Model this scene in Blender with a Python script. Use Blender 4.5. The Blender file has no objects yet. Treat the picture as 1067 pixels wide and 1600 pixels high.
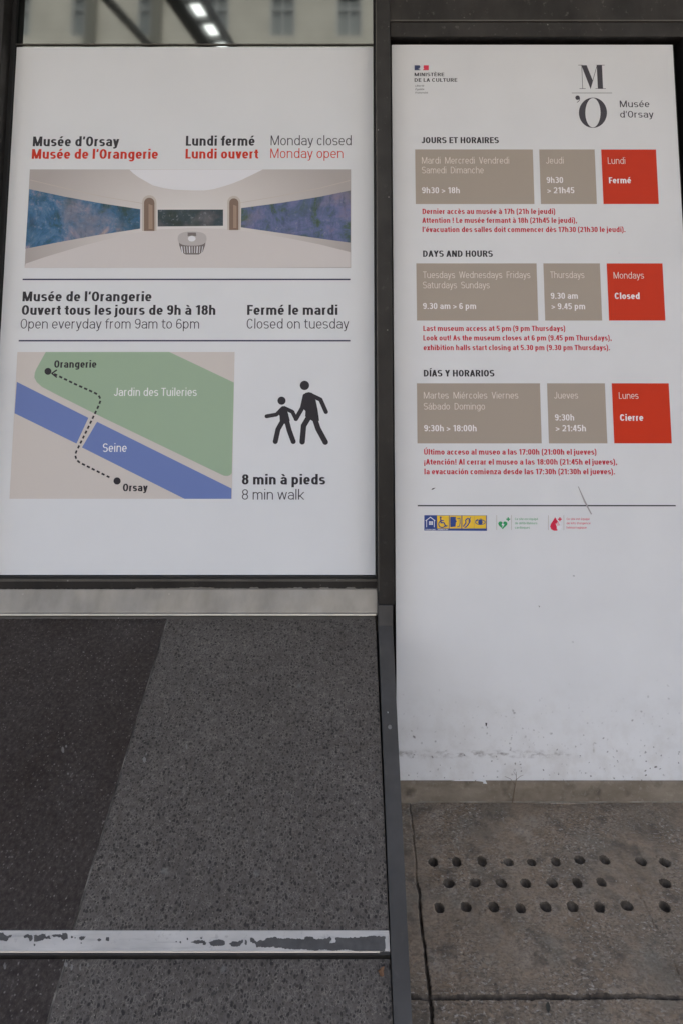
import bpy, math, random
import numpy as np
random.seed(7)
rng = np.random.default_rng(11)
sc = bpy.context.scene
C = sc.collection
R = math.radians

# ---------------------------------------------------------------- camera (a view camera: level-ish back with a falling lens shift)
F_PX, VP_Y, HZ_Y, CX = 980.0, -9000.0, 500.0, 545.0          # focal length, vertical vanishing point, horizon, centre (photo pixels, 1067x1600)
TH = .5*math.asin(2*F_PX/(HZ_Y-VP_Y))
CY = HZ_Y - F_PX*math.tan(TH)
EYE, DIST = 1.6, 2.2690
cam = bpy.data.cameras.new('camera'); cam_o = bpy.data.objects.new('camera', cam); C.objects.link(cam_o)
cam_o.location = (0, -DIST, EYE); cam_o.rotation_euler = (R(90)+TH, 0, 0)
cam.sensor_fit = 'AUTO'; cam.sensor_width = 36; cam.lens = F_PX/1600*36
cam.shift_x = -(CX-533.5)/1600; cam.shift_y = (CY-800)/1600
cam.clip_start = .05; cam.clip_end = 2000
sc.camera = cam_o

# ---------------------------------------------------------------- daylight
SUN_EL, SUN_AZ = 62, 25                                      # a veiled sun, high beyond the roof of the museum: this front lies in soft shade
world = bpy.data.worlds.new('World'); sc.world = world; world.use_nodes = True
wn = world.node_tree
sky = wn.nodes.new('ShaderNodeTexSky'); sky.sky_type = 'NISHITA'; sky.sun_disc = False
sky.sun_elevation = R(SUN_EL); sky.sun_rotation = R(SUN_AZ); sky.dust_density = 10; sky.ozone_density = 0; sky.air_density = 1.0
wn.links.new(sky.outputs[0], wn.nodes['Background'].inputs[0]); wn.nodes['Background'].inputs[1].default_value = .15
sun = bpy.data.lights.new('sun', 'SUN'); sun.energy = 1.5; sun.angle = R(45); sun.color = (1, .995, .985)
sun_o = bpy.data.objects.new('sun', sun); C.objects.link(sun_o)
sun_o.rotation_euler = (R(90-SUN_EL), 0, R(180-SUN_AZ))
sc.view_settings.view_transform = 'Standard'; sc.view_settings.look = 'None'
sc.view_settings.exposure = 2.4; sc.view_settings.gamma = 1
sc.cycles.max_bounces = 6

# ---------------------------------------------------------------- measuring: photo pixel -> metres on the wall (y = 0) or the pavement (z = 0)
_c, _s = math.cos(TH), math.sin(TH)
def ray(px, py):
    u = (px-CX)/F_PX; v = -(py-CY)/F_PX
    return u, _c - v*_s, _s + v*_c
def W(px, py, Y=0.0):
    r = ray(px, py); k = (DIST+Y)/r[1]
    return r[0]*k, EYE + r[2]*k
def G(px, py):
    r = ray(px, py); k = -EYE/r[2]
    return r[0]*k, r[1]*k - DIST

# ---------------------------------------------------------------- objects
WL = {}
def tag(o, label=None, cat=None, group=None, kind=None):
    if label: o['label'] = label
    if cat: o['category'] = cat
    if group: o['group'] = group
    if kind: o['kind'] = kind
    return o
def thing(name, loc, label, cat, group=None):
    o = bpy.data.objects.new(name, None); C.objects.link(o); o.location = loc; o.empty_display_size = .1
    WL[o] = tuple(loc); return tag(o, label, cat, group)
def obj(name, verts, faces, mat, parent=None, smooth=False, bevel=0, loc=None, seg=2):
    org = WL[parent] if parent else (loc or (0, 0, 0))
    me = bpy.data.meshes.new(name)
    me.from_pydata([(x-org[0], y-org[1], z-org[2]) for x, y, z in verts], [], faces)
    me.materials.append(mat)
    if smooth: me.shade_smooth()
    o = bpy.data.objects.new(name, me); C.objects.link(o)
    if parent: o.parent = parent
    else: o.location = org
    WL[o] = org
    if bevel:
        b = o.modifiers.new('bevel', 'BEVEL'); b.width = bevel; b.segments = seg; b.limit_method = 'ANGLE'
    return o
class MB:
    """collects boxes, prisms and tubes for ONE mesh"""
    def __init__(s): s.v = []; s.f = []
    def box(s, x0, x1, y0, y1, z0, z1):
        b = len(s.v); s.v += [(x, y, z) for z in (z0, z1) for y in (y0, y1) for x in (x0, x1)]
        s.f += [[b+i for i in q] for q in ((0, 2, 3, 1), (4, 5, 7, 6), (0, 1, 5, 4), (2, 6, 7, 3), (0, 4, 6, 2), (1, 3, 7, 5))]; return s
    def hexa(s, p):                                             # eight corners, bottom ring then top ring
        b = len(s.v); s.v += p
        s.f += [[b+i for i in q] for q in ((3, 2, 1, 0), (4, 5, 6, 7), (0, 1, 5, 4), (1, 2, 6, 5), (2, 3, 7, 6), (3, 0, 4, 7))]; return s
    def prism(s, prof, x0, x1, x0b=None, x1b=None):              # a (y, z) outline swept along x
        n = len(prof); b = len(s.v)
        s.v += [(x0, y, z) for y, z in prof] + [(x1, y, z) for y, z in prof]
        s.f += [list(range(b, b+n)), list(range(b+2*n-1, b+n-1, -1))]
        s.f += [[b+i, b+n+i, b+n+(i+1) % n, b+(i+1) % n] for i in range(n)]; return s
    def tube(s, pts, rad, n=8):
        b = len(s.v); m = len(pts)
        for i, p in enumerate(pts):
            a = np.array(pts[min(i+1, m-1)]) - np.array(pts[max(i-1, 0)]); a = a/np.linalg.norm(a)
            u = np.cross(a, (0, 0, 1) if abs(a[2]) < .9 else (1, 0, 0)); u = u/np.linalg.norm(u); w = np.cross(a, u)
            r = rad[i] if isinstance(rad, (list, tuple)) else rad
            for k in range(n):
                t = 2*math.pi*k/n; q = np.array(p) + r*(math.cos(t)*u + math.sin(t)*w); s.v.append(tuple(q))
        for i in range(m-1):
            for k in range(n): s.f.append([b+i*n+k, b+i*n+(k+1) % n, b+(i+1)*n+(k+1) % n, b+(i+1)*n+k])
        s.f += [[b+k for k in range(n)][::-1], [b+(m-1)*n+k for k in range(n)]]; return s
    def build(s, name, mat, parent=None, **k): return obj(name, s.v, s.f, mat, parent, **k)

# ---------------------------------------------------------------- materials
def lin(c): c /= 255; return c/12.92 if c <= .04045 else ((c+.055)/1.055)**2.4
PK = 1.66
def ink(r, g, b): return (min(lin(r)*PK, .9), min(lin(g)*PK, .9), min(lin(b)*PK, .9), 1)
class M:
    """a small node-graph writer round one Principled BSDF"""
    def __init__(s, name, base=(.5, .5, .5, 1), rough=.6, metal=0, spec=.5):
        s.m = bpy.data.materials.new(name); s.m.use_nodes = True; s.t = s.m.node_tree; s.b = s.t.nodes['Principled BSDF']
        if len(base) == 3: base = (*base, 1)
        s.b.inputs['Base Color'].default_value = base; s.b.inputs['Roughness'].default_value = rough
        s.b.inputs['Metallic'].default_value = metal; s.b.inputs['Specular IOR Level'].default_value = spec
        s.tc = None
    def n(s, k, **kw):
        o = s.t.nodes.new('ShaderNode'+k)
        for a, v in kw.items(): setattr(o, a, v)
        return o
    def L(s, a, b): s.t.links.new(a, b)
    def pos(s, scale=(1, 1, 1), warp=0, wscale=20):
        g = s.n('NewGeometry'); mp = s.n('Mapping'); mp.inputs['Scale'].default_value = scale
        src = g.outputs['Position']
        if warp:
            nz = s.n('TexNoise'); nz.inputs['Scale'].default_value = wscale; nz.inputs['Detail'].default_value = 3; s.L(src, nz.inputs['Vector'])
            sub = s.n('VectorMath', operation='SUBTRACT'); sub.inputs[1].default_value = (.5, .5, .5); s.L(nz.outputs['Color'], sub.inputs[0])
            sca = s.n('VectorMath', operation='SCALE'); sca.inputs['Scale'].default_value = warp; s.L(sub.outputs[0], sca.inputs[0])
            ad = s.n('VectorMath', operation='ADD'); s.L(src, ad.inputs[0]); s.L(sca.outputs[0], ad.inputs[1]); src = ad.outputs[0]
        s.L(src, mp.inputs['Vector']); return mp.outputs[0]
    def noise(s, vec, scale, detail=4, rough=.55, dist=0):
        o = s.n('TexNoise'); o.inputs['Scale'].default_value = scale; o.inputs['Detail'].default_value = detail
        o.inputs['Roughness'].default_value = rough; o.inputs['Distortion'].default_value = dist; s.L(vec, o.inputs['Vector']); return o.outputs['Fac']
    def vor(s, vec, scale, feature='F1', rnd=1):
        o = s.n('TexVoronoi', feature=feature); o.inputs['Scale'].default_value = scale; o.inputs['Randomness'].default_value = rnd
        s.L(vec, o.inputs['Vector']); return o
    def ramp(s, fac, stops, interp='LINEAR'):
        o = s.n('ValToRGB'); e = o.color_ramp.elements; o.color_ramp.interpolation = interp
        while len(e) < len(stops): e.new(.5)
        for i, (p, c) in enumerate(stops):
            e[i].position = p
            if not isinstance(c, (tuple, list)): c = (c, c, c)
            e[i].color = (*c[:3], 1)
        s.L(fac, o.inputs['Fac']); return o.outputs['Color']
    def mix(s, fac, a, b, blend='MIX'):
        o = s.n('Mix', data_type='RGBA', blend_type=blend)
        for v, i in ((fac, 0), (a, 6), (b, 7)):
            if hasattr(v, 'links'): s.L(v, o.inputs[i])
            elif i == 0: o.inputs[0].default_value = v
            else: o.inputs[i].default_value = (*v[:3], 1)
        return o.outputs[2]
    def math(s, op, a, b=0.0, c=None):
        o = s.n('Math', operation=op)
        for i, v in enumerate((a, b) + ((c,) if c is not None else ())):
            if hasattr(v, 'links'): s.L(v, o.inputs[i])
            else: o.inputs[i].default_value = v
        return o.outputs[0]
    def mr(s, v, a, b, c=0, d=1):
        o = s.n('MapRange'); s.L(v, o.inputs[0])
        for i, x in enumerate((a, b, c, d)): o.inputs[i+1].default_value = x
        return o.outputs[0]
    def xyz(s):
        g = s.n('NewGeometry'); o = s.n('SeparateXYZ'); s.L(g.outputs['Position'], o.inputs[0]); return o.outputs
    def color(s, c): s.L(c, s.b.inputs['Base Color']); return s
    def rough(s, c): s.L(c, s.b.inputs['Roughness']); return s
    def bump(s, h, strength=.3, dist=.002):
        o = s.n('Bump'); o.inputs['Strength'].default_value = strength; o.inputs['Distance'].default_value = dist
        s.L(h, o.inputs['Height']); s.L(o.outputs[0], s.b.inputs['Normal']); return s

def print_mat(name, c, rough=.42): return M(name, c, rough, spec=.35).m
INK = print_mat('black ink', ink(33, 31, 37)); INK2 = print_mat('charcoal ink', ink(48, 45, 52)); RED = print_mat('red ink', ink(168, 40, 18), .6)
CRIM = print_mat('crimson ink', ink(160, 32, 46)); TAUPE = print_mat('taupe ink', ink(137, 127, 116)); ORED = print_mat('orange red ink', ink(168, 38, 4), .6)
CREAM = print_mat('pale lettering', ink(186, 178, 170)); PALE = print_mat('white lettering', ink(194, 190, 190))
NAVYL = print_mat('navy line ink', ink(26, 22, 56)); MAPBG = print_mat('map stone ink', ink(170, 164, 159)); PARK = print_mat('park green ink', ink(128, 147, 125))
RIVER = print_mat('river blue ink', ink(88, 104, 150)); NAVY = print_mat('navy ink', ink(38, 58, 112)); YEL = print_mat('yellow ink', ink(200, 160, 48))
GRN = print_mat('green ink', ink(40, 128, 78)); FRED = print_mat('flag red ink', ink(175, 30, 58)); FBLUE = print_mat('flag blue ink', ink(42, 50, 82))
WHT = print_mat('white ink', ink(187, 187, 191)); MAPTXT = print_mat('pale map lettering', ink(196, 204, 200))

m = M('white poster vinyl', (.78, .775, .79), .38, spec=.4)
v = m.pos(); f = m.noise(v, 3, 3); m.color(m.ramp(f, [(.3, (.755, .768, .785)), (.7, (.785, .798, .815))])); POSTER = m.m

m = M('white board vinyl with grime', (.78, .775, .78), .4, spec=.4)
v = m.pos(); X, Y, Z = m.xyz()
base = m.ramp(m.noise(v, 3.5, 4), [(.3, (.74, .745, .755)), (.7, (.785, .79, .80))])
w2 = m.pos((1, 1, 1), .02, 45)
def specks(scale, rad, pick, z0, z1, amt, sx=1.0):
    vv = m.vor(m.pos((1, 1, sx), .012, 70), scale); s1 = m.n('SeparateColor'); m.L(vv.outputs['Color'], s1.inputs[0])
    k = m.math('MULTIPLY', m.mr(vv.outputs['Distance'], rad, rad*.45), m.math('GREATER_THAN', s1.outputs[0], pick))
    return m.math('MULTIPLY', m.math('MULTIPLY', k, m.mr(s1.outputs[1], 0, 1, .35, 1)), m.mr(Z, z0, z1, 0, amt))
sp = m.math('ADD', specks(32, .16, .25, .42, .14, .95), specks(64, .22, .40, .32, .08, .95))
st = specks(30, .11, .50, .26, .10, .8, .16)
band = m.math('MULTIPLY', m.mr(m.math('ABSOLUTE', m.math('SUBTRACT', Z, .150)), .016, .001), m.mr(m.noise(m.pos((.6, 1, 1)), 55, 5, .65), .47, .68))
band = m.math('MULTIPLY', m.math('MULTIPLY', band, m.mr(X, .80, .66)), .9)
few = specks(9, .035, .45, 2.4, .5, .75)
haze_f = m.math('MULTIPLY', m.mr(m.noise(v, 12, 5, .65), .46, .8), m.mr(Z, .42, .07, 0, .65))
c = m.mix(haze_f, base, (.50, .475, .44)); c = m.mix(st, c, (.36, .33, .30)); c = m.mix(band, c, (.22, .20, .19)); c = m.mix(sp, c, (.10, .09, .09)); c = m.mix(few, c, (.12, .11, .11))
m.color(c); BOARD = m.m

def metal_paint(name, a, b, spots=.0, rough=.45):
    m = M(name, a, rough, spec=.4); v = m.pos((1, 1, .5)); p = m.pos()
    c = m.ramp(m.noise(v, 9, 6, .62), [(.32, a), (.68, b)])
    if spots:
        c = m.mix(m.math('MULTIPLY', m.mr(m.noise(p, 36, 5, .68), .60, .74), spots), c, (.17, .155, .14))
        c = m.mix(m.math('MULTIPLY', m.mr(m.vor(p, 34).outputs['Distance'], .12, .03), m.mr(m.noise(p, 21, 1), .6, .68)), c, (.34, .32, .3))
    m.color(c); m.rough(m.mr(m.noise(p, 16, 5), .3, .7, rough-.08, rough+.15)); m.bump(m.noise(p, 60, 4), .12, .001); return m.m
FRAME = metal_paint('dark bronze frame paint', (.012, .0105, .0095), (.026, .023, .0205), .16)
FRAME2 = metal_paint('black recess paint', (.010, .010, .010), (.018, .017, .016))
BEAD = metal_paint('worn frame bead', (.075, .068, .058), (.12, .11, .095), .2)
LINTEL = metal_paint('weathered brown metal', (.014, .012, .0105), (.034, .029, .0255), .6, .5)
TRIM = metal_paint('dark grey steel trim', (.056, .054, .052), (.080, .077, .075), .12, .42)
SILL = metal_paint('grey metal sill', (.20, .19, .174), (.28, .27, .252), .14, .36); SILL.node_tree.nodes['Principled BSDF'].inputs['Metallic'].default_value = .45
EDGE = M('bare aluminium edge', (.78, .77, .75), .28, .9).m
SCREW = M('zinc screw', (.45, .44, .43), .35, .9).m
SCREW_SLOT = M('screw socket', (.02, .02, .02), .6).m
GASKET = M('black gasket', (.013, .013, .013), .7).m

m = M('dull silver paint', (.4, .4, .4), .42, .0); p = m.pos((.4, 1, 1)); q = m.pos()
c = m.ramp(m.noise(p, 22, 5), [(.3, (.42, .405, .385)), (.7, (.56, .54, .515))]); c = m.mix(m.mr(m.noise(m.pos((.08, 1, 1)), 160, 3), .56, .7, 0, .35), c, (.25, .25, .25))
c = m.mix(m.mr(m.noise(q, 45, 5, .7), .60, .72, 0, .5), c, (.17, .165, .16)); m.color(c); NOSE = m.m
m = M('bare dark metal', (.06, .062, .065), .5); m.color(m.ramp(m.noise(m.pos(), 60, 4), [(.3, (.060, .058, .057)), (.7, (.092, .090, .088))])); BARE = m.m

def terrazzo(name, dark):
    m = M(name, (.07, .07, .07), .5, spec=.35); p = m.pos(); w = m.pos((1, 1, 1), .0055, 130)
    big = m.noise(p, 4.5, 5, .6)
    if not dark:
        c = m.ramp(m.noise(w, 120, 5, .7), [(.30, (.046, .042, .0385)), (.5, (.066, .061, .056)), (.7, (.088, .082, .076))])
        e = m.vor(w, 150, 'DISTANCE_TO_EDGE').outputs['Distance']
        c = m.mix(m.math('MULTIPLY', m.mr(e, .10, .02), m.mr(m.noise(p, 60, 3), .42, .60, .1, .7)), c, (.145, .136, .125))
        for sc_, rad, lo in ((92, .36, .42), (150, .36, .48), (230, .34, .5)):
            vv = m.vor(w, sc_); s1 = m.n('SeparateColor'); m.L(vv.outputs['Color'], s1.inputs[0])
            k = m.math('MULTIPLY', m.mr(vv.outputs['Distance'], rad, rad-.10), m.math('GREATER_THAN', s1.outputs[0], lo))
            c = m.mix(m.math('MULTIPLY', k, m.mr(s1.outputs[1], 0, 1, .55, 1)), c, (.0175, .016, .0155))
        vv = m.vor(p, 190); s1 = m.n('SeparateColor'); m.L(vv.outputs['Color'], s1.inputs[0])
        c = m.mix(m.math('MULTIPLY', m.mr(vv.outputs['Distance'], .28, .15), m.math('GREATER_THAN', s1.outputs[0], .88)), c, (.17, .16, .145))
        c = m.mix(1.0, c, m.ramp(big, [(.3, (1.16, 1.10, 1.05)), (.7, (1.50, 1.44, 1.38))]), 'MULTIPLY')
        c = m.mix(m.mr(m.noise(p, 8, 6, .7), .56, .8, 0, .35), c, (.085, .076, .066))
        c = m.mix(m.mr(m.noise(p, 15, 3, .5), .72, .76, 0, .6), c, (.16, .155, .145))
        m.color(c); m.bump(m.mr(e, 0, .2), .25, .0008); m.rough(m.mr(m.noise(p, 30, 4), .3, .7, .4, .62))
    else:
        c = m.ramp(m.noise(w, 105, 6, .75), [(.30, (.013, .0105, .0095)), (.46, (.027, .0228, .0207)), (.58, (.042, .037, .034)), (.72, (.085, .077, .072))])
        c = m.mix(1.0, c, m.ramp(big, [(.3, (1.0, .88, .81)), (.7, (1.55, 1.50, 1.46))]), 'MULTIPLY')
        for sc_, lo, rad in ((48, .66, .13), (95, .72, .22), (150, .74, .30)):
            sv = m.vor(w, sc_); s1 = m.n('SeparateColor'); m.L(sv.outputs['Color'], s1.inputs[0])
            k = m.math('MULTIPLY', m.mr(sv.outputs['Distance'], rad, rad*.4), m.math('GREATER_THAN', s1.outputs[1], lo))
            c = m.mix(m.math('MULTIPLY', k, m.mr(s1.outputs[0], 0, 1, .25, 1)), c, (.20, .185, .172))
        c = m.mix(m.mr(m.noise(p, 7, 6, .7), .55, .78, 0, .35), c, (.055, .043, .036))
        m.color(c); m.b.inputs['Roughness'].default_value = .45; m.bump(m.noise(p, 160, 3), .12, .0006)
    return m.m
TERR_D, TERR_L = terrazzo('dark terrazzo', True), terrazzo('grey terrazzo', False)
MORTAR = M('pale mortar', (.15, .14, .125), .85); _p = MORTAR.pos(); MORTAR.color(MORTAR.ramp(MORTAR.noise(_p, 40, 4), [(.4, (.075, .068, .06)), (.7, (.22, .205, .18))])); MORTAR = MORTAR.m
SEAL = metal_paint('grey sealant', (.075, .069, .060), (.115, .106, .094), .3, .7)
PALEM = metal_paint('pale mortar line', (.15, .135, .115), (.40, .38, .34), .0, .8)
FLECK = metal_paint('pale drip', (.10, .095, .088), (.24, .23, .215), .2, .8)
RISER = metal_paint('black riser', (.011, .010, .009), (.024, .022, .019), .2, .6)

m = M('brown grey paving stone', (.12, .11, .1), .72, spec=.3); p = m.pos(); q = m.pos((1, 1.5, 1), .02, 25)
c = m.ramp(m.noise(p, 5.0, 7, .66), [(.28, (.190, .140, .096)), (.42, (.236, .196, .150)), (.55, (.275, .214, .154)), (.72, (.325, .278, .222))])
c = m.mix(m.mr(m.noise(p, 9, 5, .65), .52, .72, 0, .6), c, (.165, .108, .062))
c = m.mix(m.mr(m.noise(p, 7.3, 5, .6), .54, .74, 0, .6), c, (.215, .212, .178))
c = m.mix(m.mr(m.noise(p, 13, 4, .55), .56, .66, 0, .62), c, (.085, .070, .056))
c = m.mix(m.mr(m.noise(p, 3.4, 6, .7), .54, .70, 0, .5), c, (.12, .098, .074))
c = m.mix(m.mr(m.noise(p, 21, 5, .7), .56, .74, 0, .45), c, (.36, .325, .275))
c = m.mix(m.mr(m.noise(q, 38, 6, .72), .50, .32, 0, .5), c, (.095, .079, .064))
pat = m.mr(m.noise(p, 4.2, 3), .42, .62, .06, 1)
c = m.mix(m.math('MULTIPLY', m.mr(m.noise(q, 120, 4, .62), .52, .38, 0, .8), m.mr(pat, 0, 1, .35, 1)), c, (.085, .073, .062))
fl = m.math('MULTIPLY', m.mr(m.noise(q, 88, 4, .66), .555, .66), pat)
c = m.mix(fl, c, (.40, .37, .325))
c = m.mix(m.math('MULTIPLY', m.mr(m.vor(p, 60).outputs['Distance'], .12, .05), m.mr(m.noise(p, 25, 1), .62, .66)), c, (.5, .48, .45))
m.color(c); m.bump(m.noise(q, 75, 6, .68), .5, .002); STONE = m.m
m = M('dark recess brown', (.04, .034, .029), .9, spec=.2); m.color(m.ramp(m.noise(m.pos(), 48, 4), [(.3, (.045, .037, .030)), (.5, (.088, .073, .058)), (.72, (.17, .145, .118))])); RECESS_TONE = m.m  # darker brown tone for the hole and joint faces
m = M('brown stone base', (.15, .135, .115), .75); p = m.pos((1, 1, 2)); q = m.pos()
c = m.ramp(m.noise(p, 8, 6, .65), [(.3, (.155, .125, .092)), (.7, (.275, .235, .185))])
c = m.mix(m.mr(m.noise(q, 16, 4), .54, .70, 0, .8), c, (.085, .068, .05)); c = m.mix(m.mr(m.noise(q, 55, 5, .7), .56, .72, 0, .6), c, (.34, .31, .26)); m.color(c); m.bump(m.noise(q, 70, 5), .3, .0015); BASE = m.m
m = M('street asphalt', (.06, .06, .06), .85); m.color(m.ramp(m.noise(m.pos(), 40, 6), [(.3, .045), (.7, .075)])); ASPH = m.m

m = M('coated window glass', (.130, .138, .130), .045, 1.0); GLASS = m.m
m = M('pale limestone', (.36, .34, .29), .8); X, Y, Z = m.xyz(); p = m.pos()
c = m.ramp(m.noise(p, .6, 5), [(.3, (.285, .29, .275)), (.7, (.38, .385, .37))])
crs = m.math('LESS_THAN', m.math('FRACT', m.math('MULTIPLY', Z, 2.0)), .06); c = m.mix(m.math('MULTIPLY', crs, .5), c, (.17, .16, .14)); m.color(c); LIME = m.m
DKWIN = M('dark window pane', (.15, .175, .19), .25, spec=.5).m
SHUT = M('blue grey window frame', (.30, .33, .36), .5).m
ROOF = M('zinc roof', (.16, .175, .19), .45, .3).m
BEAM = M('black canopy steel', (.05, .052, .048), .5).m
PIPE = M('dark green grey metal', (.09, .095, .085), .5).m
m = M('glowing white panel', (.9, .9, .9), .5); m.b.inputs['Emission Color'].default_value = (1, 1, 1, 1); m.b.inputs['Emission Strength'].default_value = 2.2; GLOW_WHITE = m.m  # white panels beside the beam that glow by their own emission

def painting(name, seed, stops, fleck):
    m = M(name, (.1, .1, .2), .45, spec=.3); p = m.pos((1, 1, 1)); mp = m.n('Mapping'); mp.inputs['Location'].default_value = (seed, 0, seed*.7); m.L(p, mp.inputs['Vector']); p = mp.outputs[0]
    f = m.noise(p, 9, 8, .72, .6); c = m.ramp(f, stops)
    c = m.mix(m.mr(m.noise(p, 5, 4, .6), .52, .66, 0, .5), c, (.30, .24, .25)); c = m.mix(m.mr(m.noise(p, 6.3, 5, .6), .52, .68, 0, .6), c, (.035, .06, .04)); c = m.mix(m.mr(m.noise(m.pos((3, 1, 1)), 14, 4, .7), .52, .7, 0, .4), c, (.02, .04, .07))
    c = m.mix(m.mr(m.noise(p, 60, 4, .7), .58, .72, 0, fleck), c, (.36, .38, .42)); m.color(c); return m.m
ART1 = painting('blue mural print', 3.1, [(.28, (.03, .05, .05)), (.38, (.03, .10, .12)), (.46, (.04, .14, .28)), (.53, (.09, .20, .34)), (.59, (.24, .25, .36)), (.65, (.46, .38, .38)), (.74, (.16, .19, .10))], .55)
ART2 = painting('dark mural print', 5.7, [(.35, (.025, .04, .04)), (.55, (.045, .07, .085)), (.7, (.10, .13, .15))], .7)
ART3 = painting('violet mural print', 8.3, [(.28, (.04, .06, .035)), (.39, (.07, .12, .09)), (.47, (.10, .14, .26)), (.57, (.16, .18, .35)), (.66, (.22, .19, .30)), (.75, (.08, .11, .08))], .5)
m = M('room wall print', (.5, .5, .5), .42, spec=.35); X, Y, Z = m.xyz()
dx = m.math('DIVIDE', m.math('ADD', X, .585), .60); dz = m.math('DIVIDE', m.math('SUBTRACT', Z, 1.93), .24)
rr_ = m.math('SQRT', m.math('ADD', m.math('MULTIPLY', dx, dx), m.math('MULTIPLY', m.math('MULTIPLY', dz, dz), .35)))
m.color(m.ramp(rr_, [(.1, ink(182, 179, 177)[:3]), (.5, ink(169, 164, 161)[:3]), (1.15, ink(143, 137, 134)[:3])])); ROOMW = m.m
ROOMC = print_mat('room ceiling print', ink(186, 186, 189)); ROOMF = print_mat('room floor print', ink(172, 167, 165))
ROOML = print_mat('room lower wall print', ink(176, 168, 161)); DOOR = print_mat('brown door print', ink(104, 86, 74)); BENCH = print_mat('grey bench print', ink(152, 147, 146)); BENCHD = print_mat('dark bench print', ink(96, 89, 87)); JAMB = print_mat('door surround print', ink(160, 152, 144))
# ---------------------------------------------------------------- condensed sans lettering, drawn stroke by stroke
XH, AS, DS = .735, 1.03, -.27
BW = dict(a=.49, b=.5, c=.46, d=.5, e=.49, f=.33, g=.5, h=.5, j=.2, k=.51, m=.8, n=.5, o=.5, p=.5, q=.5, r=.34, s=.46, t=.34,
          u=.5, v=.5, w=.78, x=.5, y=.5, z=.44, A=.6, B=.54, C=.55, D=.55, E=.46, F=.44, G=.56, H=.56, J=.42, K=.57, L=.43,
          M=.74, N=.57, O=.57, P=.52, Q=.57, R=.55, S=.54, T=.52, U=.55, V=.58, W=.88, X=.58, Y=.58, Z=.5)
for _d in '023456789': BW[_d] = .5
BW['1'] = .33
ACC = {'é': ('e', 1), 'è': ('e', -1), 'à': ('a', -1), 'á': ('a', 1), 'ó': ('o', 1), 'í': ('ı', 1), 'ú': ('u', 1), 'È': ('E', -1),
       'É': ('E', 1), 'Í': ('I', 1), 'Á': ('A', 1), 'Ú': ('U', 1)}

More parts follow.
